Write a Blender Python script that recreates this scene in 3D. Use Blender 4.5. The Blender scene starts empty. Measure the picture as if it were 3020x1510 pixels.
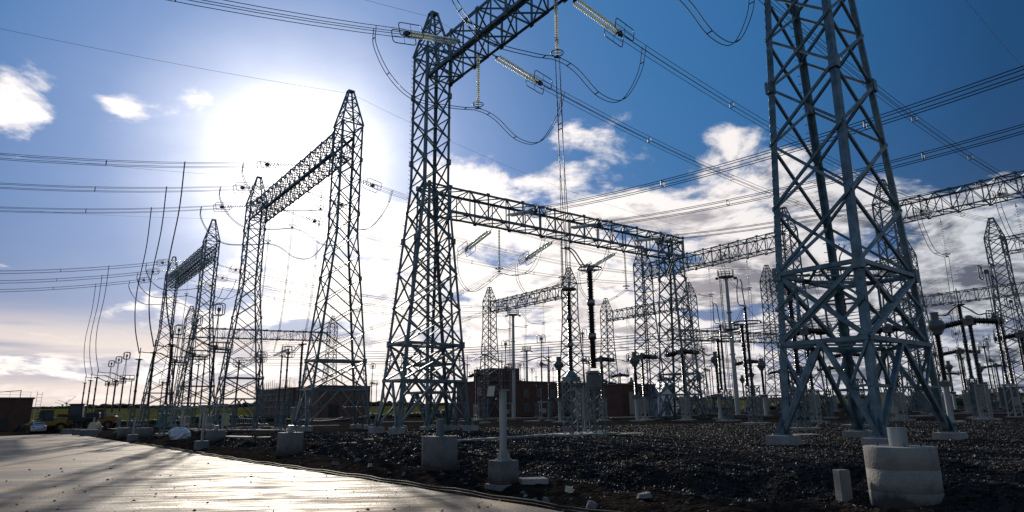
import bpy, math, random
import numpy as np
from mathutils import Vector, Matrix
random.seed(7); np.random.seed(7)
C=bpy.context.scene.collection; SC=bpy.context.scene
PI=math.pi
# ---------------------------------------------------------------- camera model (survey of the site)
F=1878.0; TH=math.atan(454/1878); H=1.55; RHO=.010; TP=.0126
cT,sT=math.cos(TH),math.sin(TH)
def ray(x,y):
    u=(x-1510)/F; v=(755-y)/F
    u,v=u*math.cos(RHO)+v*math.sin(RHO), v*math.cos(RHO)-u*math.sin(RHO)
    return Vector((u,cT-v*sT,sT+v*cT))
O=Vector((0,0,H))
def P(x,y,off=0.0):
    r=ray(x,y); t=(off-H)/(r.z-TP*r.x); return O+r*t
AZ=math.radians(38.1)
ah=Vector((-math.sin(AZ),math.cos(AZ),0)); bh=Vector((math.cos(AZ),math.sin(AZ),0))
RZ=math.atan2(ah.y,ah.x)          # local x axis = a direction, local y = -b direction
def ab(p): return (p[0]*ah.x+p[1]*ah.y, p[0]*bh.x+p[1]*bh.y)
def W(a,b,z=0.0): return Vector((a*ah.x+b*bh.x, a*ah.y+b*bh.y, z))
def PA(x,y,a):
    r=ray(x,y); return O+r*(a/(r.x*ah.x+r.y*ah.y))
def PB(x,y,b):
    r=ray(x,y); return O+r*(b/(r.x*bh.x+r.y*bh.y))
def G0(x,y): return TP*max(-110,min(150,x))
def on(x,y): return Vector((x,y,G0(x,y)))
def wab(a,b): p=W(a,b); return on(p.x,p.y)

# ---------------------------------------------------------------- materials
MAT={}
def nt(name):
    m=bpy.data.materials.new(name); m.use_nodes=True; MAT[name]=m
    n=m.node_tree.nodes; l=m.node_tree.links; b=n['Principled BSDF']
    return m,n,l,b
def mat(name,col,rough=.5,metal=0.0,var=.25,scale=3.0,bump=0.0,bscale=40,spec=.5,col2=None,streak=False):
    m,n,l,b=nt(name)
    tc=n.new('ShaderNodeTexCoord'); nz=n.new('ShaderNodeTexNoise'); nz.inputs['Scale'].default_value=scale; nz.inputs['Detail'].default_value=6
    if streak:
        mp=n.new('ShaderNodeMapping'); mp.inputs['Scale'].default_value=(1,1,.12); l.new(tc.outputs['Object'],mp.inputs[0]); l.new(mp.outputs[0],nz.inputs['Vector'])
    else: l.new(tc.outputs['Object'],nz.inputs['Vector'])
    cr=n.new('ShaderNodeValToRGB'); l.new(nz.outputs[0],cr.inputs[0])
    c=Vector(col); c1=c*(1-var); c2=Vector(col2) if col2 else c*(1+var)
    cr.color_ramp.elements[0].position=.3; cr.color_ramp.elements[1].position=.7
    cr.color_ramp.elements[0].color=(*c1,1); cr.color_ramp.elements[1].color=(*c2,1)
    l.new(cr.outputs[0],b.inputs['Base Color'])
    b.inputs['Roughness'].default_value=rough; b.inputs['Metallic'].default_value=metal; b.inputs['Specular IOR Level'].default_value=spec
    if bump:
        n2=n.new('ShaderNodeTexNoise'); n2.inputs['Scale'].default_value=bscale; n2.inputs['Detail'].default_value=5; l.new(tc.outputs['Object'],n2.inputs['Vector'])
        bp=n.new('ShaderNodeBump'); bp.inputs['Strength'].default_value=bump; bp.inputs['Distance'].default_value=.05; l.new(n2.outputs[0],bp.inputs['Height']); l.new(bp.outputs[0],b.inputs['Normal'])
    return m
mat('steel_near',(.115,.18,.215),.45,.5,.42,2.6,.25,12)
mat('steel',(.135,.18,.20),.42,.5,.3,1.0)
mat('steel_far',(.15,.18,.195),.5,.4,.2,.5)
mat('galv',(.32,.36,.37),.4,.5,.2,4,.05,30,streak=True)
mat('porcelain',(.012,.010,.011),.22,0,.3,2)
mat('fitting',(.08,.09,.10),.4,.5,.2,6)
mat('ringmetal',(.22,.24,.25),.3,.8,.1,4)
mat('wire',(.035,.04,.05),.5,.3,.1,3)
mat('tankgrey',(.12,.13,.135),.45,.1,.15,4)
mat('cabinet',(.26,.27,.24),.5,0,.12,3,streak=True)
mat('cabinetdark',(.10,.12,.12),.5,0,.12,3)
mat('beige',(.55,.48,.33),.6,0,.15,3)
mat('concrete',(.17,.172,.17),.85,0,.38,1.6,.35,25,streak=True)
mat('footing',(.30,.30,.285),.85,0,.3,1.6,.3,25)
mat('concrete_light',(.27,.265,.25),.8,0,.32,1.7,.3,25)
mat('brick',(.115,.055,.042),.85,0,.2,.8)
mat('brickdark',(.17,.09,.065),.85,0,.25,.6)
mat('greywall',(.14,.14,.135),.8,0,.3,.8)
mat('glasswin',(.05,.07,.09),.12,0,.2,1)
mat('roofblue',(.12,.16,.22),.5,.3,.15,1)
mat('white',(.75,.76,.76),.5,0,.08,2)
mat('carwhite',(.62,.64,.66),.25,.1,.05,2)
mat('rubber',(.015,.015,.015),.8)
mat('yellow',(.30,.18,.02),.45,0,.2,2)
mat('orangepaint',(.30,.12,.02),.5,0,.2,2)
mat('redlamp',(.45,.02,.02),.3,0,.1,2)
mat('darkmach',(.03,.035,.035),.5,0,.3,2)
mat('teal',(.03,.22,.18),.5,0,.15,2)
mat('hivis',(.45,.8,.05),.6,0,.1,4)
mat('navy',(.02,.025,.05),.8,0,.2,4)
mat('skin',(.45,.26,.18),.6,0,.1,8)
mat('bagwhite',(.62,.63,.68),.7,0,.2,4,.4,10)
mat('rope',(.55,.52,.45),.7,0,.1,5)
mat('edging',(.06,.05,.035),.7,0,.4,3)
mat('rebar',(.10,.06,.04),.7,.3,.2,20)
mat('treeline',(.022,.03,.02),.9,0,.4,.02)
mat('bush',(.03,.045,.02),.9,0,.4,.4)
mat('grass',(.20,.24,.04),.8,0,.3,6)
# disc glass: pale green toughened glass, lets light through
m,n,l,b=nt('discglass')
b.inputs['Base Color'].default_value=(.88,.96,.92,1); b.inputs['Roughness'].default_value=.12
tr=n.new('ShaderNodeBsdfTranslucent'); tr.inputs[0].default_value=(.95,1,.97,1)
mx=n.new('ShaderNodeMixShader'); mx.inputs[0].default_value=.65
l.new(b.outputs[0],mx.inputs[1]); l.new(tr.outputs[0],mx.inputs[2]); l.new(mx.outputs[0],n['Material Output'].inputs[0])
# cast concrete with soil splash, damp patches and form marks
for nm,cl in(('pierdark',(.19,.185,.18)),('pierpale',(.30,.285,.26))):
    m,n,l,b=nt(nm); tc=n.new('ShaderNodeTexCoord'); sp_=n.new('ShaderNodeSeparateXYZ'); l.new(tc.outputs['Object'],sp_.inputs[0])
    n1=n.new('ShaderNodeTexNoise'); n1.inputs['Scale'].default_value=1.7; n1.inputs['Detail'].default_value=9; n1.inputs['Roughness'].default_value=.65; l.new(tc.outputs['Object'],n1.inputs['Vector'])
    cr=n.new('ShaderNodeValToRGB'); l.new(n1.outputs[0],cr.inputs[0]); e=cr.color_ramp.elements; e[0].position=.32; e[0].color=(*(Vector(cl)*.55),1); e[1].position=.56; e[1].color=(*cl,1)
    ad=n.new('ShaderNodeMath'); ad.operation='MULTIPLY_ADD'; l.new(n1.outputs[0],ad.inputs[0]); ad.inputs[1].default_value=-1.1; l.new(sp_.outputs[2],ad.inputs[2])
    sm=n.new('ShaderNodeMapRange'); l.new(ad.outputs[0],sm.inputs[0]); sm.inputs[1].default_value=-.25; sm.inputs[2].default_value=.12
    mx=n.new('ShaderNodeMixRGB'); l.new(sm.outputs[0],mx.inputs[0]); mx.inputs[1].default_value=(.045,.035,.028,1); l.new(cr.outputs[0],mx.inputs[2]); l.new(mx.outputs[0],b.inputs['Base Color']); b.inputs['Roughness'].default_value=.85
    n2=n.new('ShaderNodeTexNoise'); n2.inputs['Scale'].default_value=22; n2.inputs['Detail'].default_value=6; l.new(tc.outputs['Object'],n2.inputs['Vector']); bp=n.new('ShaderNodeBump'); bp.inputs['Strength'].default_value=.5; bp.inputs['Distance'].default_value=.04; l.new(n2.outputs[0],bp.inputs['Height']); l.new(bp.outputs[0],b.inputs['Normal'])
# floodlight lens
m,n,l,b=nt('lens'); b.inputs['Base Color'].default_value=(.6,.56,.40,1); b.inputs['Roughness'].default_value=.25
# gravel stones
def stone_mat(name,c1,c2,r1,r2):
    m,n,l,b=nt(name); g=n.new('ShaderNodeNewGeometry'); cr=n.new('ShaderNodeValToRGB'); l.new(g.outputs['Random Per Island'],cr.inputs[0])
    cr.color_ramp.elements[0].color=(*c1,1); cr.color_ramp.elements[1].color=(*c2,1)
    tc=n.new('ShaderNodeTexCoord'); nz=n.new('ShaderNodeTexNoise'); nz.inputs['Scale'].default_value=.28; nz.inputs['Detail'].default_value=5; l.new(tc.outputs['Object'],nz.inputs['Vector'])
    c3=n.new('ShaderNodeValToRGB'); l.new(nz.outputs[0],c3.inputs[0]); c3.color_ramp.elements[0].position=.4; c3.color_ramp.elements[0].color=(.55,.58,.65,1); c3.color_ramp.elements[1].position=.62; c3.color_ramp.elements[1].color=(1.35,1.27,1.22,1)
    mx=n.new('ShaderNodeMixRGB'); mx.blend_type='MULTIPLY'; mx.inputs[0].default_value=1; l.new(cr.outputs[0],mx.inputs[1]); l.new(c3.outputs[0],mx.inputs[2]); l.new(mx.outputs[0],b.inputs['Base Color'])
    mr=n.new('ShaderNodeMapRange'); mr.inputs[3].default_value=r1; mr.inputs[4].default_value=r2; l.new(g.outputs['Random Per Island'],mr.inputs[0]); l.new(mr.outputs[0],b.inputs['Roughness'])
    return m
stone_mat('stones',(.007,.007,.008),(.030,.027,.026),.58,.95)
stone_mat('debris',(.10,.07,.05),(.3,.28,.26),.5,.8)
# yard + dirt terrain: vertex attribute "zone": 0 gravel, 1 dirt
m,n,l,b=nt('terrain')
at=n.new('ShaderNodeAttribute'); at.attribute_name='zone'
tc=n.new('ShaderNodeTexCoord')
v=n.new('ShaderNodeTexVoronoi'); v.inputs['Scale'].default_value=9; l.new(tc.outputs['Object'],v.inputs['Vector'])
nz=n.new('ShaderNodeTexNoise'); nz.inputs['Scale'].default_value=.35; nz.inputs['Detail'].default_value=8; l.new(tc.outputs['Object'],nz.inputs['Vector'])
sep=n.new('ShaderNodeSeparateColor'); l.new(v.outputs['Color'],sep.inputs[0])
g1=n.new('ShaderNodeValToRGB'); l.new(sep.outputs[0],g1.inputs[0]); g1.color_ramp.elements[0].color=(.008,.008,.009,1); g1.color_ramp.elements[1].color=(.05,.048,.047,1)
bt=n.new('ShaderNodeMixRGB'); bt.blend_type='MULTIPLY'; bt.inputs[0].default_value=.8; l.new(g1.outputs[0],bt.inputs[1])
g3=n.new('ShaderNodeValToRGB'); l.new(nz.outputs[0],g3.inputs[0]); g3.color_ramp.elements[0].position=.35; g3.color_ramp.elements[0].color=(.45,.4,.38,1); g3.color_ramp.elements[1].position=.65; g3.color_ramp.elements[1].color=(1.0,.92,.86,1); l.new(g3.outputs[0],bt.inputs[2])
nd=n.new('ShaderNodeTexNoise'); nd.inputs['Scale'].default_value=2.5; nd.inputs['Detail'].default_value=10; nd.inputs['Roughness'].default_value=.65; l.new(tc.outputs['Object'],nd.inputs['Vector'])
g2=n.new('ShaderNodeValToRGB'); l.new(nd.outputs[0],g2.inputs[0]); g2.color_ramp.elements[0].position=.35; g2.color_ramp.elements[0].color=(.009,.007,.006,1); g2.color_ramp.elements[1].position=.72; g2.color_ramp.elements[1].color=(.042,.034,.029,1)
mc=n.new('ShaderNodeMixRGB'); l.new(at.outputs['Fac'],mc.inputs[0]); l.new(bt.outputs[0],mc.inputs[1]); l.new(g2.outputs[0],mc.inputs[2])
# far fields: attribute "field"
af=n.new('ShaderNodeAttribute'); af.attribute_name='field'
nf=n.new('ShaderNodeTexNoise'); nf.inputs['Scale'].default_value=.02; nf.inputs['Detail'].default_value=6; l.new(tc.outputs['Object'],nf.inputs['Vector'])
gf=n.new('ShaderNodeValToRGB'); l.new(nf.outputs[0],gf.inputs[0]); gf.color_ramp.elements[0].position=.3; gf.color_ramp.elements[0].color=(.045,.05,.014,1); gf.color_ramp.elements[1].position=.7; gf.color_ramp.elements[1].color=(.095,.092,.028,1)
mf=n.new('ShaderNodeMixRGB'); l.new(af.outputs['Fac'],mf.inputs[0]); l.new(mc.outputs[0],mf.inputs[1]); l.new(gf.outputs[0],mf.inputs[2]); l.new(mf.outputs[0],b.inputs['Base Color'])
rr=n.new('ShaderNodeMapRange'); l.new(sep.outputs[1],rr.inputs[0]); rr.inputs[3].default_value=.75; rr.inputs[4].default_value=1
l.new(rr.outputs[0],b.inputs['Roughness'])
bp=n.new('ShaderNodeBump'); bp.inputs['Strength'].default_value=.9; bp.inputs['Distance'].default_value=.06
ad=n.new('ShaderNodeMath'); ad.operation='ADD'; l.new(v.outputs['Distance'],ad.inputs[0]); l.new(nd.outputs[0],ad.inputs[1]); l.new(ad.outputs[0],bp.inputs['Height']); l.new(bp.outputs[0],b.inputs['Normal'])
b.inputs['Specular IOR Level'].default_value=.0
# concrete road: damp, troweled, with shadows painted in as dark patches
m,n,l,b=nt('road')
tc=n.new('ShaderNodeTexCoord')
mp=n.new('ShaderNodeMapping'); mp.inputs['Rotation'].default_value=(0,0,-RZ); mp.inputs['Scale'].default_value=(.16,.5,1); l.new(tc.outputs['Object'],mp.inputs[0])
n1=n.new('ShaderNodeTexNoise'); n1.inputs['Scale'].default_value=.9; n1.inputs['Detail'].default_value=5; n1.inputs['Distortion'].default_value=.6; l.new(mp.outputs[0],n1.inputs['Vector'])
mp2=n.new('ShaderNodeMapping'); mp2.inputs['Rotation'].default_value=(0,0,-RZ); mp2.inputs['Scale'].default_value=(1.0,6,1); l.new(tc.outputs['Object'],mp2.inputs[0])
n2=n.new('ShaderNodeTexNoise'); n2.inputs['Scale'].default_value=.6; n2.inputs['Detail'].default_value=8; n2.inputs['Roughness'].default_value=.6; l.new(mp2.outputs[0],n2.inputs['Vector'])
n3=n.new('ShaderNodeTexNoise'); n3.inputs['Scale'].default_value=14; n3.inputs['Detail'].default_value=8; l.new(tc.outputs['Object'],n3.inputs['Vector'])
c1=n.new('ShaderNodeValToRGB'); l.new(n1.outputs[0],c1.inputs[0]); e=c1.color_ramp.elements; e[0].position=.42; e[0].color=(.045,.040,.038,1); e[1].position=.58; e[1].color=(.27,.19,.118,1)  # dark end puts shadow patches and damp into the road colour
c2=n.new('ShaderNodeValToRGB'); l.new(n2.outputs[0],c2.inputs[0]); e=c2.color_ramp.elements; e[0].position=.3; e[0].color=(.6,.6,.6,1); e[1].position=.65; e[1].color=(1.1,1.1,1.1,1)
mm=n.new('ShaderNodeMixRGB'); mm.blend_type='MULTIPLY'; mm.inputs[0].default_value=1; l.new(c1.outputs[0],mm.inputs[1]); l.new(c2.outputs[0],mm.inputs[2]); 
# slab joints
sp=n.new('ShaderNodeSeparateXYZ'); mp3=n.new('ShaderNodeMapping'); mp3.inputs['Rotation'].default_value=(0,0,-RZ); l.new(tc.outputs['Object'],mp3.inputs[0]); l.new(mp3.outputs[0],sp.inputs[0])
jw=n.new('ShaderNodeMath'); jw.operation='PINGPONG'; jw.inputs[1].default_value=3.0; l.new(sp.outputs[0],jw.inputs[0])
jl=n.new('ShaderNodeMath'); jl.operation='LESS_THAN'; jl.inputs[1].default_value=.012; l.new(jw.outputs[0],jl.inputs[0])
jm=n.new('ShaderNodeMixRGB'); l.new(jl.outputs[0],jm.inputs[0]); l.new(mm.outputs[0],jm.inputs[1]); jm.inputs[2].default_value=(.08,.075,.07,1)
vc=n.new('ShaderNodeTexVoronoi'); vc.feature='DISTANCE_TO_EDGE'; vc.inputs['Scale'].default_value=.22
nw=n.new('ShaderNodeTexNoise'); nw.inputs['Scale'].default_value=1.3; nw.inputs['Detail'].default_value=6; l.new(tc.outputs['Object'],nw.inputs['Vector']); wv=n.new('ShaderNodeMixRGB'); wv.inputs[0].default_value=.35; l.new(tc.outputs['Object'],wv.inputs[1]); l.new(nw.outputs['Color'],wv.inputs[2]); l.new(wv.outputs[0],vc.inputs['Vector'])
ck=n.new('ShaderNodeMath'); ck.operation='LESS_THAN'; ck.inputs[1].default_value=.0035; l.new(vc.outputs['Distance'],ck.inputs[0])
jk=n.new('ShaderNodeMixRGB'); l.new(ck.outputs[0],jk.inputs[0]); l.new(jm.outputs[0],jk.inputs[1]); jk.inputs[2].default_value=(.04,.035,.03,1)
l.new(jk.outputs[0],b.inputs['Base Color'])
r1=n.new('ShaderNodeMapRange'); l.new(n2.outputs[0],r1.inputs[0]); r1.inputs[1].default_value=.35; r1.inputs[2].default_value=.65; r1.inputs[3].default_value=.44; r1.inputs[4].default_value=.85; l.new(r1.outputs[0],b.inputs['Roughness'])
b1=n.new('ShaderNodeBump'); b1.inputs['Strength'].default_value=.5; b1.inputs['Distance'].default_value=.03; 
ad=n.new('ShaderNodeMath'); ad.operation='MULTIPLY_ADD'; l.new(n2.outputs[0],ad.inputs[0]); ad.inputs[1].default_value=1.5; l.new(n3.outputs[0],ad.inputs[2]); l.new(ad.outputs[0],b1.inputs['Height']); l.new(b1.outputs[0],b.inputs['Normal'])
b.inputs['Specular IOR Level'].default_value=.22; b.inputs['Specular Tint'].default_value=(1,.72,.46,1)

# ---------------------------------------------------------------- mesh builder
def frame(d):
    d=d.normalized(); up=Vector((0,0,1)) if abs(d.z)<.9 else Vector((1,0,0))
    x=d.cross(up).normalized(); y=x.cross(d).normalized(); return x,y,d
class MB:
    def __init__(s): s.v=[]; s.f=[]; s.sm=[]
    def add(s,vs,fs,smooth=False):
        o=len(s.v); s.v+= [tuple(q) for q in vs]; s.f+=[tuple(i+o for i in f) for f in fs]; s.sm+=[smooth]*len(fs); return s
    def bar(s,p,q,w,h=None,roll=0.0):
        p=Vector(p);q=Vector(q)
        if (q-p).length<1e-5: return s
        h=h or w; x,y,d=frame(q-p)
        if roll: x,y=x*math.cos(roll)+y*math.sin(roll), y*math.cos(roll)-x*math.sin(roll)
        x=x*w/2;y=y*h/2
        s.add([p-x-y,p+x-y,p+x+y,p-x+y,q-x-y,q+x-y,q+x+y,q-x+y],[(0,3,2,1),(4,5,6,7),(0,1,5,4),(1,2,6,5),(2,3,7,6),(3,0,4,7)]); return s
    def ang(s,p,q,w,inn=None,t=None):   # rolled L angle: two flanges meeting on the outer edge
        p=Vector(p);q=Vector(q); t=t or w*.13; d=(q-p).normalized()
        i=Vector(inn) if inn is not None else Vector((0,0,-1))
        i=(i-d*i.dot(d)); 
        if i.length<1e-4: i=frame(d)[0]
        i.normalize(); k=d.cross(i)
        e1=(i+k).normalized(); e2=(i-k).normalized()
        pr=[Vector((0,0,0)),e1*w,e1*w+e2*t,e1*t+e2*t,e2*w+e1*t,e2*w]
        s.add([p+a for a in pr]+[q+a for a in pr],[(j,(j+1)%6,6+(j+1)%6,6+j) for j in range(6)]+[(3,2,1,0),(5,4,3,0),(6,7,8,9),(6,9,10,11)]); return s
    def cyl(s,p,q,r,r2=None,n=10,cap=True):
        p=Vector(p);q=Vector(q); r2=r if r2 is None else r2; x,y,d=frame(q-p); vs=[]
        for c_,rr_ in((p,r),(q,r2)):
            for i in range(n): a=2*PI*i/n; vs.append(c_+x*math.cos(a)*rr_+y*math.sin(a)*rr_)
        s.add(vs,[(i,(i+1)%n,n+(i+1)%n,n+i) for i in range(n)],True)
        if cap: s.add(vs,[tuple(range(n))[::-1],tuple(range(n,2*n))])
        return s
    def lathe(s,pr,o=(0,0,0),d=(0,0,1),n=12,smooth=True):
        o=Vector(o);x,y,d=frame(Vector(d)); vs=[]
        for r,z in pr:
            for i in range(n): a=2*PI*i/n; vs.append(o+d*z+x*math.cos(a)*r+y*math.sin(a)*r)
        k=len(pr)
        s.add(vs,[(j*n+i,j*n+(i+1)%n,(j+1)*n+(i+1)%n,(j+1)*n+i) for j in range(k-1) for i in range(n)],smooth)
        s.add(vs[:n]+vs[-n:],[tuple(range(n))[::-1],tuple(range(n,2*n))]); return s
    def tube(s,pts,r,n=6,closed=False):
        pts=[Vector(p) for p in pts]; N=len(pts); vs=[]; px=None
        for i,p in enumerate(pts):
            t=(pts[(i+1)%N]-pts[i-1]) if closed else (pts[min(i+1,N-1)]-pts[max(i-1,0)])
            t.normalize()
            if px is None: px=frame(t)[0]
            x=(px-t*px.dot(t)).normalized(); y=t.cross(x); px=x
            for k in range(n): a=2*PI*k/n; vs.append(p+x*math.cos(a)*r+y*math.sin(a)*r)
        fs=[(i*n+k,i*n+(k+1)%n,((i+1)%N)*n+(k+1)%n,((i+1)%N)*n+k) for i in range(N if closed else N-1) for k in range(n)]
        s.add(vs,fs,True); return s
    def ring(s,c,R,r,nrm=(0,0,1),n=24,m=6,sx=1,sy=1,xd=None):
        c=Vector(c); x,y,d=frame(Vector(nrm))
        if xd is not None: x=Vector(xd).normalized(); y=d.cross(x)
        return s.tube([c+x*math.cos(2*PI*i/n)*R*sx+y*math.sin(2*PI*i/n)*R*sy for i in range(n)],r,m,True)
    def track(s,c,L,Wd,r,xd,yd,n=5,m=5):   # rounded-rectangle loop
        c=Vector(c);xd=Vector(xd).normalized();yd=Vector(yd).normalized(); q=min(L,Wd)*.45; pts=[]
        for cx,cy,a0 in((L-q,Wd-q,0),(-(L-q),Wd-q,90),(-(L-q),-(Wd-q),180),(L-q,-(Wd-q),270)):
            for i in range(n): a=math.radians(a0+90*i/(n-1)); pts.append(c+xd*(cx+q*math.cos(a))+yd*(cy+q*math.sin(a)))
        return s.tube(pts,r,m,True)
    def box(s,c,sz,rz=0,taper=1.0):
        c=Vector(c); x=Vector((math.cos(rz),math.sin(rz),0))*sz[0]/2; y=Vector((-math.sin(rz),math.cos(rz),0))*sz[1]/2; z=Vector((0,0,sz[2]/2))
        b_=[c-x-y-z,c+x-y-z,c+x+y-z,c-x+y-z]; t_=[c-(x+y)*taper+z,c+(x-y)*taper+z,c+(x+y)*taper+z,c+(y-x)*taper+z]
        s.add(b_+t_,[(0,3,2,1),(4,5,6,7),(0,1,5,4),(1,2,6,5),(2,3,7,6),(3,0,4,7)]); return s
    def sphere(s,c,r,n=14,m=8,sz=1):
        return s.lathe([(max(.001,r*math.sin(PI*i/m)),-r*sz*math.cos(PI*i/m)) for i in range(m+1)],c,(0,0,1),n)
    def poly(s,pts): s.add(pts,[tuple(range(len(pts)))]); return s
    def build(s,name,m,parent=None,loc=None,bevel=0):
        me=bpy.data.meshes.new(name)
        L=Vector(loc) if loc is not None else Vector((0,0,0))
        vs=[(a[0]-L.x,a[1]-L.y,a[2]-L.z) for a in s.v] if loc is not None else s.v
        me.from_pydata(vs,[],s.f); me.polygons.foreach_set('use_smooth',s.sm); me.update()
        me.materials.append(MAT[m]); o=bpy.data.objects.new(name,me); C.objects.link(o)
        if parent is not None: o.parent=parent
        if loc is not None: o.location=L
        if bevel:
            bv=o.modifiers.new('bevel','BEVEL'); bv.width=bevel; bv.segments=2
        return o
def tag(o,label,cat,group=None):
    o['label']=label; o['category']=cat
    if group: o['group']=group
    return o
def thing(name,label,cat,loc,rz=0.0,group=None):
    o=bpy.data.objects.new(name,None); C.objects.link(o); o.empty_display_size=.3; o.location=loc; o.rotation_euler=(0,0,rz); return tag(o,label,cat,group)
def dup(root,loc,rz,label,group=None):
    r=root.copy(); C.objects.link(r); r.location=loc; r.rotation_euler=(0,0,rz); r['label']=label
    if group: r['group']=group
    elif 'group' in r: del r['group']
    for ch in list(root.children):
        c_=ch.copy(); C.objects.link(c_); c_.parent=r
        for g in list(ch.children):
            d=g.copy(); C.objects.link(d); d.parent=c_
    return r
def spline(pts,k=8):
    P_=[Vector(p) for p in pts]; P_=[P_[0]*2-P_[1]]+P_+[P_[-1]*2-P_[-2]]; o=[]
    for i in range(1,len(P_)-2):
        for j in range(k):
            t=j/k; a,b_,c_,d=P_[i-1:i+3]
            o.append(.5*((2*b_)+(c_-a)*t+(2*a-5*b_+4*c_-d)*t*t+(3*b_-a-3*c_+d)*t**3))
    o.append(P_[-2]); return o
def caten(p,q,sag,n=24):
    p=Vector(p);q=Vector(q); return [p.lerp(q,i/n)-Vector((0,0,4*sag*(i/n)*(1-i/n))) for i in range(n+1)]
def struct(o): o['kind']='structure'; return o

# ---------------------------------------------------------------- camera
cam=bpy.data.cameras.new('camera'); co=bpy.data.objects.new('camera',cam); C.objects.link(co); SC.camera=co
cam.lens=36*F/3020; cam.sensor_width=36; cam.clip_end=6000; cam.clip_start=.1
co.matrix_world=Matrix.Translation((0,0,H)) @ Matrix.Rotation(PI/2+TH,4,'X') @ Matrix.Rotation(-RHO,4,'Z')
# ---------------------------------------------------------------- sun + sky
sd=ray(880,512).normalized(); SUN_EL=math.asin(sd.z); SUN_AZ=math.atan2(sd.x,sd.y)
su=bpy.data.lights.new('sun','SUN'); su.energy=4.2; su.angle=math.radians(.5); su.color=(1,.9,.76)
so=bpy.data.objects.new('sun',su); C.objects.link(so); so.rotation_euler=sd.to_track_quat('Z','Y').to_euler()
w=bpy.data.worlds.new('World'); SC.world=w; w.use_nodes=True; n=w.node_tree.nodes; l=w.node_tree.links
bg=n['Background']; bg.inputs['Strength'].default_value=.10
def node(t,**k):
    o=n.new(t)
    for a,b_ in k.items(): setattr(o,a,b_)
    return o
def mth(op,a,b_=None,c_=None,clamp=False):
    o=node('ShaderNodeMath',operation=op,use_clamp=clamp)
    for i,q in enumerate((a,b_,c_)):
        if q is None: continue
        if isinstance(q,(int,float)): o.inputs[i].default_value=q
        else: l.new(q,o.inputs[i])
    return o.outputs[0]
def vm(op,a,b_=None):
    o=node('ShaderNodeVectorMath',operation=op)
    for i,q in enumerate((a,b_)):
        if q is None: continue
        if isinstance(q,(tuple,Vector)): o.inputs[i].default_value=q
        else: l.new(q,o.inputs[i])
    return o
def sstep(x,a,b_):
    o=node('ShaderNodeMapRange',interpolation_type='SMOOTHSTEP'); l.new(x,o.inputs[0]); o.inputs[1].default_value=a; o.inputs[2].default_value=b_; return o.outputs[0]
def mixc(f,a,b_,bt='MIX'):
    o=node('ShaderNodeMixRGB',blend_type=bt)
    for i,q in enumerate((f,a,b_)):
        if isinstance(q,(int,float)): o.inputs[i].default_value=q
        elif isinstance(q,tuple): o.inputs[i].default_value=(*q,1)
        else: l.new(q,o.inputs[i])
    return o.outputs[0]
sky=node('ShaderNodeTexSky',sky_type='NISHITA',sun_disc=False,sun_elevation=SUN_EL,sun_rotation=SUN_AZ,altitude=100,air_density=1.0,dust_density=1.2,ozone_density=2.0)
tc=node('ShaderNodeTexCoord'); D=vm('NORMALIZE',tc.outputs['Generated']).outputs[0]
sx=node('ShaderNodeSeparateXYZ'); l.new(D,sx.inputs[0]); X_,Y_,Z_=sx.outputs
dots=vm('DOT_PRODUCT',D,tuple(sd)).outputs['Value']
ang=mth('ARCCOSINE',mth('MINIMUM',dots,.99999))           # angle from the sun, radians
# deep blue graded by distance from the sun
deep=node('ShaderNodeValToRGB'); l.new(mth('DIVIDE',ang,1.5),deep.inputs[0])
e=deep.color_ramp.elements; e[0].position=0; e[0].color=(1.0,.98,1.0,1)
SKYR=[(.10,(.38,.49,.75)),(.17,(.155,.285,.575)),(.27,(.062,.19,.45)),(.36,(.038,.17,.41)),(.50,(.028,.135,.34)),(.64,(.014,.070,.19)),(.72,(.011,.055,.155)),(.9,(.08,.145,.25)),(1.0,(.10,.17,.27))]  # last stops brighten the unseen sky behind the camera as added fill
e[1].position=1; e[1].color=(*SKYR[-1][1],1)
for p_,c_ in SKYR[:-1]:
    q=deep.color_ramp.elements.new(p_); q.color=(*c_,1)
# horizon haze, warm
hz=mth('POWER',mth('SUBTRACT',1.0,mth('ABSOLUTE',Z_)),9.0)
hzc=node('ShaderNodeValToRGB'); l.new(mth('DIVIDE',ang,1.5),hzc.inputs[0]); e=hzc.color_ramp.elements; e[0].color=(1.0,.9,.8,1); e[0].position=.1; e[1].color=(.22,.26,.32,1); e[1].position=.9
q=e.new(.36); q.color=(.80,.64,.58,1); q=e.new(.55); q.color=(.42,.42,.52,1)
base=mixc(mth('MULTIPLY',hz,.9),deep.outputs[0],hzc.outputs[0])
# a faint share of the physical sky mixed into the hand-set gradient
skyl=mixc(.012,base,mixc(1.0,sky.outputs[0],(.1,.1,.1),'MULTIPLY'))
# clouds on a flat layer
zz=mth('ADD',mth('MAXIMUM',Z_,0.0),.20)
cp=node('ShaderNodeCombineXYZ'); l.new(mth('DIVIDE',X_,zz),cp.inputs[0]); l.new(mth('DIVIDE',Y_,zz),cp.inputs[1])
def cloud(off,sc=2.6,det=9):
    mp=node('ShaderNodeMapping'); mp.inputs['Location'].default_value=off; mp.inputs['Scale'].default_value=(1,1,1); l.new(cp.outputs[0],mp.inputs[0])
    t=node('ShaderNodeTexNoise'); t.inputs['Scale'].default_value=sc; t.inputs['Detail'].default_value=det; t.inputs['Roughness'].default_value=.60; t.inputs['Distortion'].default_value=.25; l.new(mp.outputs[0],t.inputs['Vector']); return t.outputs[0]
sh=Vector((sd.x,sd.y)).normalized()*.05
OFF=(3.1,1.7,.3)
nA=cloud(OFF); nB=cloud((OFF[0]-sh.x,OFF[1]-sh.y,OFF[2]))
az=mth('ARCTAN2',X_,Y_)
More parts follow.
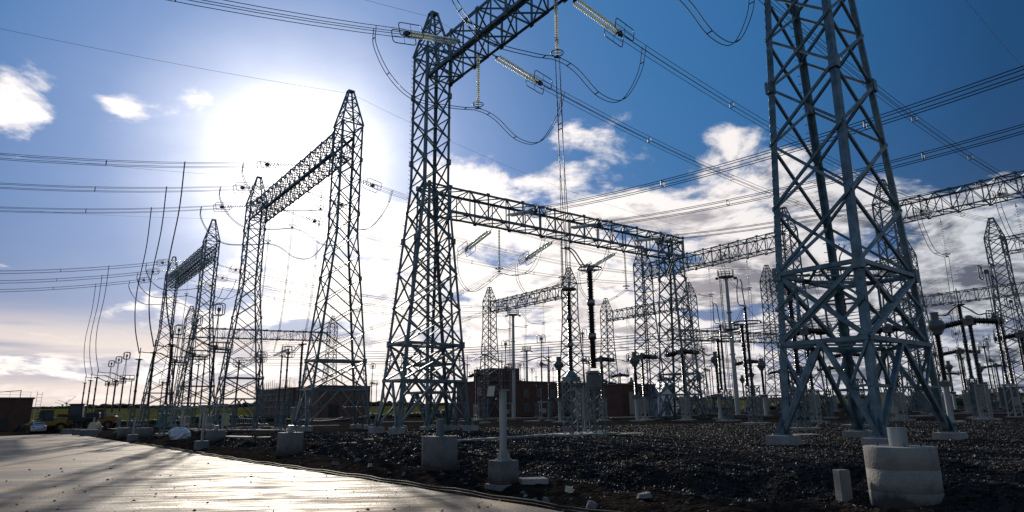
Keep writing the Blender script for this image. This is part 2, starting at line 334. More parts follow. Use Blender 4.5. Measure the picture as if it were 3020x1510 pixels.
# coverage: heavy band low on the right of the sun, thin on the left, clear above
topE=node('ShaderNodeMapRange'); l.new(az,topE.inputs[0]); topE.inputs[1].default_value=-.35; topE.inputs[2].default_value=.1; topE.inputs[3].default_value=.30; topE.inputs[4].default_value=.40
cut=mth('SUBTRACT',topE.outputs[0],Z_)                     # >0 below the cloud top
cov=sstep(cut,-.11,.12)
left=sstep(az,-.42,-.16)
bias=mth('ADD',mth('MULTIPLY',cov,.375),-.27)
bias=mth('SUBTRACT',bias,mth('MULTIPLY',mth('SUBTRACT',1.0,left),.075))
for bx,by,br,ba in ((1290,470,.085,.15),(1420,500,.09,.07),(1640,450,.08,.06),(1830,420,.08,.06),(2160,385,.03,.10),(1280,640,.12,.05),(490,370,.07,.27),(50,350,.08,.215),(90,290,.05,.20),(350,322,.035,.235),(600,260,.04,.22),(230,490,.05,.22),(1990,510,.06,-.10),(1500,395,.03,-.06),(2150,560,.05,-.05),(150,620,.12,-.16),(330,600,.12,-.14),(200,800,.10,-.10),(2900,300,.18,-.25),(2700,640,.15,.08),(2300,560,.08,.05)):
    rb=ray(bx,by).normalized()
    d2=vm('DISTANCE',D,tuple(rb)).outputs['Value']
    g_=mth('EXPONENT',mth('MULTIPLY',mth('POWER',mth('DIVIDE',d2,br),2.0),-1.0))
    bias=mth('MULTIPLY_ADD',g_,ba,bias)
dens=mth('ADD',nA,bias)
den=sstep(dens,.462,.59)
thick=sstep(dens,.54,.78)
edge=mth('MULTIPLY',mth('SUBTRACT',nA,nB),9.0)             # sunward side brighter
lit=mth('ADD',mth('SUBTRACT',.95,mth('MULTIPLY',thick,1.05)),edge,clamp=True)
nearsun=sstep(ang,.75,.15)
lit=mth('ADD',lit,mth('MULTIPLY',nearsun,.8),clamp=True)
cr=node('ShaderNodeValToRGB'); l.new(mth('DIVIDE',ang,1.5),cr.inputs[0]); e=cr.color_ramp.elements; e[0].position=.1; e[0].color=(1.3,1.2,1.12,1); e[1].position=.9; e[1].color=(.28,.31,.38,1)
q=e.new(.45); q.color=(.98,.92,.90,1); q=e.new(.65); q.color=(.66,.68,.73,1)
cs=node('ShaderNodeValToRGB'); l.new(mth('DIVIDE',ang,1.5),cs.inputs[0]); e=cs.color_ramp.elements; e[0].position=.12; e[0].color=(.75,.66,.66,1); e[1].position=.85; e[1].color=(.045,.06,.09,1)
q=e.new(.35); q.color=(.40,.36,.38,1); q=e.new(.55); q.color=(.16,.175,.22,1)
cc=mixc(lit,cs.outputs[0],cr.outputs[0])
out=mixc(mth('MULTIPLY',den,.96),skyl,cc)
# low cream strata on the left
cb=node('ShaderNodeCombineXYZ'); l.new(mth('MULTIPLY',az,2.2),cb.inputs[0]); l.new(mth('MULTIPLY',Z_,26.0),cb.inputs[1])
tb=node('ShaderNodeTexNoise'); tb.inputs['Scale'].default_value=1.0; tb.inputs['Detail'].default_value=7; tb.inputs['Roughness'].default_value=.5; l.new(cb.outputs[0],tb.inputs['Vector'])
bd=mth('MULTIPLY',mth('MULTIPLY',sstep(tb.outputs[0],.42,.58),sstep(Z_,.145,.085)),sstep(az,.05,-.30))
out=mixc(mth('MULTIPLY',bd,.85),out,(.93,.80,.72))
# aureole: thin haze in front of the sun
angn=mth('MULTIPLY',ang,mth('ADD',1.45,mth('MULTIPLY',nA,-.9)))
gl=mth('EXPONENT',mth('MULTIPLY',mth('POWER',mth('DIVIDE',angn,.095),1.45),-1.0))
gl2=mth('EXPONENT',mth('MULTIPLY',mth('DIVIDE',ang,.15),-1.0))
glow=mth('ADD',mth('MULTIPLY',gl,1.7),mth('MULTIPLY',gl2,.40))
gc=mixc(1.0,(1.0,.91,.84),glow,'MULTIPLY')
out=mixc(1.0,out,gc,'ADD')
gr=node('ShaderNodeMixRGB',blend_type='MULTIPLY'); gr.inputs[0].default_value=1; l.new(out,gr.inputs[1]); gr.inputs[2].default_value=(10,10,10,1)
l.new(gr.outputs[0],bg.inputs[0])
SC.view_settings.view_transform='Standard'; SC.view_settings.look='None'; SC.view_settings.exposure=0
SC.render.engine='CYCLES'; SC.render.resolution_x=1024; SC.render.resolution_y=512
SC.cycles.max_bounces=6; SC.cycles.sample_clamp_indirect=4

# ---------------------------------------------------------------- ground
def roadpt(x,y):
    r=ray(x,y); t=(-.5-H)/(r.z-TP*r.x-.0045*r.y); return O+r*t
EDGE=sorted([ab(roadpt(*q)) for q in ((235,1283),(450,1317),(700,1360),(900,1389),(1100,1418),(1370,1462),(1640,1505))])
EA=np.array([-60,EDGE[0][0]-8]+[q[0] for q in EDGE]+[130]); EB=np.array([EDGE[0][1]+2.2,EDGE[0][1]+.35]+[q[1] for q in EDGE]+[EDGE[-1][1]-1.0])
def be(a): return np.interp(a,EA,EB)
def vnoise(x,y,seed=0):
    xi=np.floor(x).astype(np.int64); yi=np.floor(y).astype(np.int64); fx=x-xi; fy=y-yi; fx=fx*fx*(3-2*fx); fy=fy*fy*(3-2*fy)
    def h(i,j):
        k=(i*374761393+j*668265263+seed*1442695)&0xffffffff; k=((k^(k>>13))*1274126177)&0xffffffff; return ((k^(k>>16))&0xffff)/65535.0
    return (h(xi,yi)*(1-fx)+h(xi+1,yi)*fx)*(1-fy)+(h(xi,yi+1)*(1-fx)+h(xi+1,yi+1)*fx)*fy
def fbm(x,y,o=4,seed=0):
    t=0;a=.5
    for k in range(o): t=t+a*vnoise(x*2**k,y*2**k,seed+k); a*=.5
    return t
def S(x,a,b_): t=np.clip((x-a)/(b_-a),0,1); return t*t*(3-2*t)
def terrain(x,y,detail=True):
    x=np.asarray(x,float); y=np.asarray(y,float)
    a=x*ah.x+y*ah.y; b_=x*bh.x+y*bh.y; s=b_-be(a); r=-.5+.0045*np.clip(y,-20,110); d=np.hypot(x,y)
    base=TP*np.clip(x,-110,150)
    near=S(a,14,4)*1.3
    up=S(s,2.9+near,5.0+near)
    lump=(fbm(x*.9,y*.9,4,3)-.45)*S(s,1.2,2.2)*(1-S(s,4.2+near,5.2+near))*.55 + (fbm(x*.45,y*.45,5,9)-.53)*S(s,2.6+near,4.2+near)*(1-S(s,8,12))*.95
    fine=(fbm(x*5,y*5,3,5)-.45)*.07*S(s,.6,1.4)*(1-S(d,60,90))
    low=r-.12+.14*S(s,.9,1.8)
    z=np.where(s<0,r-.14,low*(1-up)+up*0.0+lump*(1-S(d,70,100))+fine)
    z=z+9.5*S(d,260,1000)+ (fbm(x*.004,y*.004,3,2)-.45)*8*S(d,600,1200)
    z=np.where(a>103,np.where(s<8,np.maximum(z,r-.05),z),z)
    zone=1-S(s+ (fbm(x*.8,y*.8,3,11)-.5)*1.6,2.6+near,3.4+near)
    zone=np.maximum(zone,S(a,100,112)*(1-S(s,4,12)))
    return base+z,zone,S(d,225,262)
def gz(x,y): return float(terrain(np.array([x]),np.array([y]))[0][0])
angs=np.concatenate([np.linspace(-56,56,700),np.linspace(59,301,60)]); angs=np.radians(angs)
rad=[.8]
while rad[-1]<3600:
    q=rad[-1]; rad.append(q+ (.5 if q<7 else .10+.004*(q-7) if q<45 else q*.02))
rad=np.array(rad); R_,A_=np.meshgrid(rad,angs,indexing='ij'); xs=(R_*np.sin(A_)).ravel(); ys=(R_*np.cos(A_)).ravel()
zs,zone,field=terrain(xs,ys)
nr,na=len(rad),len(angs)
i,j=np.meshgrid(np.arange(nr-1),np.arange(na),indexing='ij'); j2=(j+1)%na
F4=np.stack([i*na+j,i*na+j2,(i+1)*na+j2,(i+1)*na+j],-1).reshape(-1,4)[:,::-1]
me=bpy.data.meshes.new('ground'); me.vertices.add(len(xs)); me.vertices.foreach_set('co',np.stack([xs,ys,zs],-1).ravel())
me.loops.add(F4.size); me.loops.foreach_set('vertex_index',F4.ravel().astype(np.int32)); me.polygons.add(len(F4)); me.polygons.foreach_set('loop_start',np.arange(0,F4.size,4,dtype=np.int32)); me.polygons.foreach_set('loop_total',np.full(len(F4),4,dtype=np.int32))
me.update(); me.validate()
for nm,arr in(('zone',zone),('field',field)):
    at=me.attributes.new(nm,'FLOAT','POINT'); at.data.foreach_set('value',arr.astype(np.float32))
me.polygons.foreach_set('use_smooth',[True]*len(me.polygons)); me.materials.append(MAT['terrain'])
g=bpy.data.objects.new('ground',me); C.objects.link(g); struct(g)
# road slab with a cast edge
mb=MB(); aa=np.concatenate([np.linspace(-50,60,111),np.linspace(62,101,20)]); bsv=[0,-.02,-3,-8,-16,-30,-60,-110]
def rz_(a,b_,top=True):
    p=W(a,b_); return (p.x,p.y,G0(p.x,p.y)-.5+.0045*max(-20,min(110,p.y))-(0 if top else .16))
vs=[];
for a in aa:
    e_=float(be(a)); wob=.04*math.sin(a*1.7)+.03*math.sin(a*4.1)
    vs.append(rz_(a,e_+wob,False)); 
    for k in bsv: vs.append(rz_(a,e_+wob*(k>-1)+k))
K=len(bsv)+1
mb.add(vs,[(i*K+k,i*K+k+1,(i+1)*K+k+1,(i+1)*K+k)for i in range(len(aa)-1) for k in range(K-1)])
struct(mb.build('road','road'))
# loose black stones: thousands of small ones over the near gravel
def stones(name,N,rfun,smin,smax,dmin,dmax,matn,label,dz=0.0):
    u=np.random.rand(N*3); d=dmin*(dmax/dmin)**u; th=np.radians(np.random.uniform(-44,46,N*3)); x=d*np.sin(th); y=d*np.cos(th)
    a=x*ah.x+y*ah.y; s=x*bh.x+y*bh.y-be(a); nr_=S(a,14,4)*1.3
    ok=(s>smin+(nr_*.9+ (fbm(x*.8,y*.8,3,11)-.5)*-1.2 if smin>=0 else 0))&(s<smax); x,y,d=x[ok][:N],y[ok][:N],d[ok][:N]; M=len(x)
    z=terrain(x,y)[0]+dz; sz=rfun(d,M)
    ov=np.array([[1,0,0],[-1,0,0],[0,1,0],[0,-1,0],[0,0,1],[0,0,-1]],float); of=np.array([[0,2,4],[2,1,4],[1,3,4],[3,0,4],[2,0,5],[1,2,5],[3,1,5],[0,3,5]])
    V=ov[None]*(1+.5*(np.random.rand(M,6,3)-.5))+.25*(np.random.rand(M,6,3)-.5); V=V*np.array([1,.75,.6])*sz[:,None,None]
    ax=np.random.rand(M)*6.28; tl=np.random.randn(M)*.5; c_,s_=np.cos(ax)[:,None],np.sin(ax)[:,None]; ct,st=np.cos(tl)[:,None],np.sin(tl)[:,None]
    vx,vy,vz=V[...,0],V[...,1],V[...,2]; vy,vz=vy*ct-vz*st,vy*st+vz*ct; vx,vy=vx*c_-vy*s_,vx*s_+vy*c_
    V=np.stack([vx+x[:,None],vy+y[:,None],vz+z[:,None]+sz[:,None]*.12],-1).reshape(-1,3); Fa=(of[None]+6*np.arange(M)[:,None,None]).reshape(-1,3)
    me=bpy.data.meshes.new(name); me.from_pydata(V.tolist(),[],Fa.tolist()); me.materials.append(MAT[matn]); o=bpy.data.objects.new(name,me); C.objects.link(o); o['kind']='stuff'; tag(o,label,name.split('_')[0]); return o
stones('gravel',95000,lambda d,M:(.016+.0007*d)*(.45+np.random.rand(M)**2*1.5),3.0,60,9,60,'stones','loose black crushed stone covering the yard up to the dirt verge')
stones('rubble',900,lambda d,M:(.015+.001*d)*(.5+np.random.rand(M)**3*2.5),.7,3.6,9,40,'debris','small pale rubble strewn on the dirt strip beside the road')

stones('grit',700,lambda d,M:(.010+.0006*d)*(.4+np.random.rand(M)**3*2.2),-9,-.02,7,40,'debris','scattered grit and clods lying on the concrete road',dz=.145)
# ---------------------------------------------------------------- lattice structures
def lin(a,b_,t): return a+(b_-a)*t
def lattice_column(name,label,group,loc,rz,base,neck,zk,zt,zp,levels,diaph,wl,wb,ml,peak=True,foot=(.95,.8),steps=True,plates=True):
    t=thing(name,label,'lattice tower',loc,rz,group)
    def half(z):
        k=min(1,z/zk); return (lin(base[0],neck[0],k)/2, lin(base[1],neck[1],k)/2)
    def cor(i,z): h=half(z); s=((-1,-1),(1,-1),(1,1),(-1,1))[i]; return Vector((s[0]*h[0],s[1]*h[1],z))
    for i in range(4):
        mb=MB(); pts=[cor(i,.0),cor(i,zk),cor(i,zt)]
        for p,q in zip(pts,pts[1:]): mb.ang(p,q,wl,Vector((-(p.x+q.x),-(p.y+q.y),0))) if plates else mb.bar(p,q,wl*.85)
        if plates:
            for z in levels[2::3]:
                c_=cor(i,z); mb.box(c_-Vector((c_.x,c_.y,0)).normalized()*wl*.35,(wl*1.25,wl*1.25,wl*2.1))
        if steps and i in(1,2):
            z=levels[1]
            while z<zt: c_=cor(i,z); o=Vector((c_.x,c_.y,0)).normalized(); mb.bar(c_,c_+Vector((-o.y,o.x,0))*.28+o*.1,.025); z+=.42
        leg=mb.build('leg',ml,t)
        c0=cor(i,0); mb=MB().box(c0+Vector((0,0,.02)),(foot[0]*.55,foot[0]*.55,.05))
        for k in range(4):
            a=PI/2*k+PI/4
            mb.poly([c0+Vector((math.cos(a)*foot[0]*.36,math.sin(a)*foot[0]*.36,.05)),c0+Vector((0,0,.05)),c0+Vector((0,0,foot[0]*.75))])
        mb.build('base_plate',ml,leg)
        MB().box(c0+Vector((0,0,-foot[1]/2-.005)),(foot[0],foot[0],foot[1])).build('footing','footing',t,bevel=.02 if plates else 0)
    nl=len(levels)
    for fi in range(4):
        a_,b_=fi,(fi+1)%4; mb=MB()
        for k in range(nl-1):
            z0,z1=levels[k],levels[k+1]; A0,B0,A1,B1=cor(a_,z0),cor(b_,z0),cor(a_,z1),cor(b_,z1)
            inn=-((A0+B0)/2); inn.z=0; inn.normalize(); off=inn*wb*.7
            wid=(B0-A0).length
            if k==0:      # splayed portal below the first horizontal frame
                m=(A1+B1)/2; mb.bar(A0,m,wb*1.5); mb.bar(B0,m,wb*1.5)
                for E0,E1 in((A0,A1),(B0,B1)):
                    q=E0.lerp(m,.5); r=E0.lerp(E1,.52); mb.bar(q,r,wb*.8); mb.bar(q,E1,wb*.8); 
                q1,q2=A0.lerp(m,.5),B0.lerp(m,.5); mb.bar(q1,A0.lerp(A1,.5),wb*.7)
            elif z1 in diaph and k<3:
                mb.bar(A0,B1,wb*1.4); mb.bar(B0+off,A1+off,wb*1.4)
                cx=(A0+B1+B0+A1)/4
                for E0,E1,F_ in((A0,A1,B0),(B0,B1,A0)):
                    e_=E0.lerp(E1,.5); mb.bar(e_,cx.lerp(E1,.5),wb*.7); mb.bar(e_,cx.lerp(E0,.5),wb*.7)
                mb.bar(cx.lerp(A0,.5),cx.lerp(A0,.5).lerp(cx.lerp(A1,.5),1),wb*.6)
            else:
                mb.bar(A0,B1,wb); mb.bar(B0+off,A1+off,wb)
            if plates and k>0:
                for c_ in (A0,B0): 
                    pass
        for z in diaph:
            A0,B0=cor(a_,z),cor(b_,z); mb.bar(A0,B0,wb*1.5)
        mb.build('bracing',ml,t)
    mb=MB()
    for z in diaph:
        ms=[(cor(i,z)+cor((i+1)%4,z))/2 for i in range(4)]
        for i in range(4): mb.bar(ms[i],ms[(i+1)%4],wb*1.1)
        mb.bar(cor(0,z),cor(2,z),wb*.7)
    if diaph: mb.build('cross_frame',ml,t)
    if peak:
        mb=MB(); tp=[Vector((s[0]*.28,s[1]*.28,zp)) for s in((-1,-1),(1,-1),(1,1),(-1,1))]; h=(zp-zt)
        bs=[cor(i,zt) for i in range(4)]; 
        for i in range(4):
            mb.bar(bs[i],tp[i],wl*.7); j=(i+1)%4; prev=(bs[i],bs[j]); mb.bar(bs[i],bs[j],wb*1.2)
            for k,q in enumerate((.34,.62,.82)):
                cur=(bs[i].lerp(tp[i],q),bs[j].lerp(tp[j],q)); mb.bar(cur[0],cur[1],wb*.8); mb.bar(prev[0],cur[1],wb*.8); mb.bar(prev[1],cur[0],wb*.8) if k==0 else None; prev=cur
        mb.box((0,0,zp+.06),(.75,.75,.12)); mb.build('peak',ml,t)
    else:
        mb=MB()
        for i in range(4): mb.bar(cor(i,zt),cor((i+1)%4,zt),wb*1.5)
        mb.bar(cor(0,zt),cor(2,zt),wb); mb.bar(cor(1,zt),cor(3,zt),wb); mb.build('cap_frame',ml,t)
    return t
def truss(name,label,group,p,q,wid,hgt,bay,wc,wb,ml,cat='lattice beam',dense=False):
    """box truss whose underside centreline runs p->q; one mesh part per face"""
    p=Vector(p);q=Vector(q); d=q-p; L=d.length; t=thing(name,label,cat,p,math.atan2(d.y,d.x),group)
    dz=d.z; Lh=math.hypot(d.x,d.y); n_=max(2,2*round(Lh/bay/2)); 
    def pt(k,y,z): x=Lh*k/n_; return Vector((x,y*wid/2,z*hgt+dz*k/n_))
    for y in(-1,1):
        for z in(0,1): 
            e0=pt(0,y,z); e1=pt(n_,y,z); (MB().ang(e0,e1,wc*1.1,Vector((0,-y,-1 if z else 1))) if wc>.12 else MB().bar(e0,e1,wc)).build('chord',ml,t)
    for y in(-1,1):
        mb=MB()
        for k in range(n_+1):
            mb.bar(pt(k,y,0),pt(k,y,1),wb*(1.3 if k%2==0 else .9))
            if k<n_: 
                if k%2==0 or dense: mb.bar(pt(k,y,0),pt(k+1,y,1),wb)
                if k%2 or dense: mb.bar(pt(k,y,1),pt(k+1,y,0),wb*.9)
        mb.build('side_bracing',ml,t)
    for z in(0,1):
        mb=MB()
        for k in range(n_+1):
            mb.bar(pt(k,-1,z),pt(k,1,z),wb)
            if k<n_:
                s_=1 if k%2 else -1
                mb.bar(pt(k,-s_,z),pt(k+1,s_,z),wb)
                if dense: mb.bar(pt(k,s_,z+.0),pt(k+1,-s_,z),wb*.8)
                if wc>.12: mb.bar(pt(k,-s_,z),pt(k+1,-s_,z).lerp(pt(k+1,s_,z),.0),wb*.5)
        mb.build('top_bracing' if z else 'bottom_bracing',ml,t)
    if wc>.12:
        mb=MB()
        for k in range(0,n_+1,2):
            for y in(-1,1):
                for z in(0,1): c_=pt(k,y,z); mb.box(c_,(.42,.05,.32)); 
        mb.build('gusset_plates',ml,t)
    return t
BL=[0,3.5,6.4,9.3,12.3,15.1,17.6,20,22.2,24.3,26.4,28.5,30.5,32.6]
GH=dict(base=(3.3,6.6),neck=(2.45,2.5),zk=20,zt=32.6,zp=36.9)
ROW=26.6; AS=[12.6,45.4,63.6,97.2,124.4,159.6]
def big(label,a,ml,b_=ROW,**k):
    return lattice_column('gantry_tower',label,'tall gantry towers in line along the road side',wab(a,b_)+Vector((0,0,k.get('up',.45))),RZ,levels=BL,diaph=[3.5,6.4],wl=k.get('wl',.2),wb=k.get('wb',.085),ml=ml,plates=k.get('plates',True),steps=k.get('steps',True),**dict(GH,**k.get('g',{})))
tR=big('nearest and largest blue-grey lattice tower, at right, running out of the top',AS[0]-.62,'steel_near',b_=ROW+.65,wl=.27,wb=.115,up=.32,g=dict(base=(3.6,6.3),neck=(2.8,2.8)))
t0=big('tallest pointed lattice tower, carrying the big overhead beam',AS[1],'steel',wl=.24,wb=.11)
t1=big('pointed lattice tower whose beam vanishes into the sun glare, left of the tallest pointed tower',AS[2],'steel',wl=.22,wb=.10,plates=True,steps=False)
dup(t1,Vector((0,0,.45))+wab(AS[3],ROW),RZ,'pointed lattice tower at the low left end of the beam before the sun','tall gantry towers in line along the road side')
dup(t1,Vector((0,0,.45))+wab(AS[4],ROW),RZ,'right, nearer tower of the distant left portal','tall gantry towers in line along the road side')
dup(t1,Vector((0,0,.45))+wab(AS[5],ROW),RZ,'leftmost and farthest tower of the roadside line','tall gantry towers in line along the road side')
def gb(a0,a1,b_,z0,h,w_,ml,label,bay=1.25,wc=.15,wb=.075,grp='overhead lattice beams',name='gantry_beam',dense=False):
    p=W(a0,b_); q=W(a1,b_); p.z=G0(p.x,p.y)+z0; q.z=G0(q.x,q.y)+z0; return truss(name,label,grp,p,q,w_,h,bay,wc,wb,ml,dense=dense)
gb(AS[0]+1.3,AS[1]-1.3,ROW,30.0,2.5,2.5,'steel','huge dark lattice beam rising out of the top of the photo',bay=1.9,wc=.24,wb=.11)
gb(AS[2]+1.3,AS[3]-1.3,ROW,30.0,2.5,2.5,'steel','lattice beam crossing straight in front of the sun',bay=1.7,wc=.2,wb=.085,dense=True)
gb(AS[4]+1.3,AS[5]-1.3,ROW,30.0,2.5,2.5,'steel','lattice beam of the distant left portal, small and dark',bay=1.7,wc=.2,wb=.085,dense=True)
# second line: the portal running away to the right behind the tall tower
NA=53.0
SB=[0,3.0,5.6,7.9,10.1,12.2,14.2,16.2,18.2,20.2,21.8,23.3]
cN=lattice_column('portal_column','lattice column close behind the tallest pointed tower, holding the long middle beam','columns of the long middle portal',wab(NA,31.5)+Vector((0,0,.3)),RZ,(4.8,3.2),(2.4,2.4),20,23.3,24,SB,[3.0,5.6],.22,.11,'steel',peak=False,steps=False)
dup(cN,wab(NA,69.0),RZ,'squat flat-topped lattice column at the right end of the long middle beam','columns of the long middle portal')
pn=W(NA,32.8); qn=W(NA,70.3); pn.z=20.9; qn.z=21.5
truss('portal_beam','long flat-topped lattice beam running right from the tall pointed tower across the middle of the photo','overhead lattice beams',pn,qn,2.5,2.7,2.3,.22,.10,'steel')
# third line: lighter gantries with pointed columns further back
TBL=[0,3.2,6]+[6+1.75*k for k in range(1,12)]+[27]
tS=lattice_column('gantry_tower','slim pointed tower at the left end of the short beam right of the tall tower','slim gantry towers behind',wab(122,88.7),RZ,(4.2,4.2),(2.3,2.3),20,27,30.3,TBL,[3.2],.19,.1,'steel_far',steps=False,plates=False,foot=(1,.7))
def slim(a,b_,label): return dup(tS,wab(a,b_),RZ,label,'slim gantry towers behind')
slim(95.7,90.2,'slim pointed tower close behind the tall ribbed insulators')
slim(75.0,89.2,'slim lattice column directly behind the flat-topped column of the long middle beam')
slim(47.1,89.2,'slim pointed tower seen through the left legs of the nearest tower')
slim(32.9,88.9,'slim pointed tower just right of the nearest tower, carrying the high right beam')
slim(118.6,125.1,'small far tower left of the flat-topped column, ending a low beam')
slim(92.3,126.2,'small far pointed tower right behind the flat-topped column')
slim(71.1,124.8,'far pointed tower between the platform mast and the nearest tower')
slim(43.9,124.4,'far pointed tower seen right behind the tower with the high beam at right')
slim(30.4,123.8,'pointed tower near the right edge with a beam going right')
slim(185.1,36.4,'small far pointed tower between the roadside towers on the left')
slim(183.7,75.2,'small far tower behind the pointed tower right of the sun')
fb=dict(ml='steel_far',bay=1.7,wc=.14,wb=.09)
gb(121,96.8,89.2,24.2,2.5,2.3,label='short lattice beam between two slim towers, sloping left behind the tall ribbed insulators',**fb)
gb(74,48,89.2,24.2,2.5,2.3,label='lattice beam from the flat-topped column to the slim tower behind the nearest legs',**fb)
gb(31.8,2,89.0,24.2,2.5,2.3,label='high lattice beam leaving the photo at the right edge',**fb)
gb(117.6,93.4,125.6,24.2,2.5,2.3,label='low far beam left of the flat-topped column',**fb)
gb(70,45,124.6,24.2,2.5,2.3,label='far beam seen through the middle of the nearest tower',**fb)
gb(29.4,-2,123.8,24.2,2.5,2.3,label='far beam going right from the tower near the right edge',**fb)
gb(64,22,168,23.0,2.5,2.3,label='thin farthest beam low on the right side, behind the sphere-topped transformers',**fb)
p=W(184.8,37.6); q=W(183.7,74.2); p.z=21; q.z=22; truss('gantry_beam','level far beam low on the left, behind the roadside towers','overhead lattice beams',p,q,2.3,2.6,1.9,.16,.09,'steel_far')
p=W(100,128); q=W(92,168); p.z=18; q.z=18.5; truss('gantry_beam','level far beam low behind the platform mast','overhead lattice beams',p,q,2.3,2.6,1.9,.16,.09,'steel_far')
# ---------------------------------------------------------------- insulators, strings and conductors
def ribbed(mb,p,q,r,pitch=.11,n=10,alt=True):
    p=Vector(p);q=Vector(q);L=(q-p).length; k=max(3,int(L/pitch)); pr=[(r*.6,0)]
    for i in range(k):
        z=L*(i+.15)/k; rr=r if (i%2==0 or not alt) else r*.86
        pr+=[(r*.62,z),(rr,z+L/k*.18),(rr*.97,z+L/k*.3),(r*.62,z+L/k*.75)]
    pr.append((r*.6,L)); return mb.lathe(pr,p,q-p,n)
def chain(mb,p,q,r=.15,pitch=.165,n=10):
    p=Vector(p);q=Vector(q);L=(q-p).length; k=int(L/pitch)
    for i in range(k):
        z=L*i/k; mb.lathe([(.045,z),(r*.6,z+.03),(r,z+.075),(r*.97,z+.095),(.05,z+.10)],p,q-p,n)
    return mb
def chain_cap(mb,p,q,pitch=.165,n=6):
    p=Vector(p);q=Vector(q);L=(q-p).length; k=int(L/pitch); pr=[(.02,0)]
    for i in range(k): z=L*i/k; pr+=[(.04,z+.09),(.04,z+.13),(.02,z+.15)]
    return mb.lathe(pr,p,q-p,n)
def tension(label,group,p,q,near=True):
    p=Vector(p);q=Vector(q); t=thing('insulator_string',label,'insulator string',p,0,group); q=q-p; p=Vector((0,0,0)); d=(q-p).normalized()
    x=d.cross(Vector((0,0,1))).normalized(); u=x.cross(d)
    a0=p+d*.45; a1=q-d*.5; n=10 if near else 7; w_=.23
    MB().bar(p,a0,.06).add([a0+x*w_*1.3+d*.12,a0-x*w_*1.3+d*.12,a0-d*.15],[(0,1,2)]).box(a0,(.1,.1,.1)).build('yoke_plate','fitting',t)
    for s in(-1,1):
        c_=chain(MB(),a0+x*s*w_+d*.12,a1+x*s*w_,.15,.165 if near else .3,n).build('disc_chain','discglass',t)
        if near: chain_cap(MB(),a0+x*s*w_+d*.12,a1+x*s*w_).build('disc_caps','fitting',c_)
    MB().box(a1+d*.2,(.3,.3,.3)).bar(a1-x*w_,a1+x*w_,.09).bar(a1,q,.16).bar(a1+u*.25,q+u*.2,.05).bar(a1-u*.25,q-u*.2,.05).build('yoke_plate','fitting',t)
    for s in(-1,1):
        mb=MB().track(a1+x*s*.55+d*.15,1.0,.52,.038,d,u); c_=a1+x*s*.55+d*.15
        mb.bar(c_-d*.9,c_+d*.9,.03).bar(c_-u*.5,c_+u*.5,.03).bar(c_,a1+d*.1,.03).build('corona_ring','wire',t)
    return t
def hanging(label,group,p,L=5.0,near=True):
    t=thing('suspension_string',label,'insulator string',p,0,group)
    MB().bar((0,0,0),(0,0,-.45),.05).box((0,0,-.45),(.14,.05,.14)).build('hanger','fitting',t)
    c_=chain(MB(),(0,0,-.5),(0,0,-L+.25),.15,.165 if near else .3,10 if near else 7).build('disc_chain','discglass',t)
    if near: chain_cap(MB(),(0,0,-.5),(0,0,-L+.25)).build('disc_caps','fitting',c_)
    mb=MB().ring((0,0,-L+.35),.42,.035); mb.bar((-.42,0,-L+.35),(.42,0,-L+.35),.03); mb.build('corona_ring','wire',t)
    MB().box((0,0,-L+.08),(.22,.12,.18)).bar((-.25,0,-L),(.25,0,-L),.07).build('clamp','fitting',t)
    return t
def bundle(label,group,p,q,sag,r=.022,sep=.225,n=26,quad=True,spacers=None,name='overhead_conductor',sp_every=14):
    p=Vector(p);q=Vector(q); t=thing(name,label,'power line',p,0,group); d=(q-p); x=Vector((d.y,-d.x,0)).normalized() if math.hypot(d.x,d.y)>.01 else bh; mid=[v-p for v in caten(p,q,sag,n)]
    for i in((-1,1)):
        for j in((-1,1) if quad else (0,)):
            MB().tube([m_+x*sep*i+Vector((0,0,sep*j)) for m_ in mid],r,5).build('conductor','wire',t)
    L=d.length; k=max(1,int(L/sp_every))
    if quad:
      for i in range(1,k):
        f=i/k*n; a=int(f); m_=mid[a].lerp(mid[min(n,a+1)],f-a); mb=MB()
        c_=[m_+x*sep*s+Vector((0,0,sep*u)) for s,u in((-1,-1),(1,-1),(1,1),(-1,1))]
        for z in range(4): mb.bar(c_[z],c_[(z+1)%4],.045)
        mb.build('spacer','wire',t)
    return t
def twin(label,group,pts,off,r=.024,sp=5,name='jumper_cable',k=8):
    pts=[Vector(p) for p in pts]; o=pts[0].copy(); c_=[v-o for v in spline(pts,k)]; off=Vector(off); t=thing(name,label,'cable',o,0,group)
    for s in(-1,1): MB().tube([v+off*s for v in c_],r,6).build('conductor','wire',t)
    mb=MB()
    for i in range(sp,len(c_)-2,sp*2): mb.bar(c_[i]-off,c_[i]+off,.05)
    if mb.v: mb.build('spacer','wire',t)
    return t
def lead(label,group,pts,r=.03,name='connecting_lead',k=8):
    pts=[Vector(p) for p in pts]; o=pts[0].copy(); return tag(MB().tube([v-o for v in spline(pts,k)],r,6).build(name,'wire',None,None),label,'cable',group) if False else _lead(pts,o,label,group,r,name,k)
def _lead(pts,o,label,group,r,name,k):
    ob=MB().tube([v-o for v in spline(pts,k)],r,6).build(name,'wire'); ob.location=o; return tag(ob,label,'cable',group)
def Wz(a,b_,z): return W(a,b_,z)
ORD=['first','second','third']
PORT=[('big overhead',[38.1,28.7,19.3],True),('sunlit',[70.6,80.2,89.9],False),('distant left',[131.6,141.5,151.8],False)]
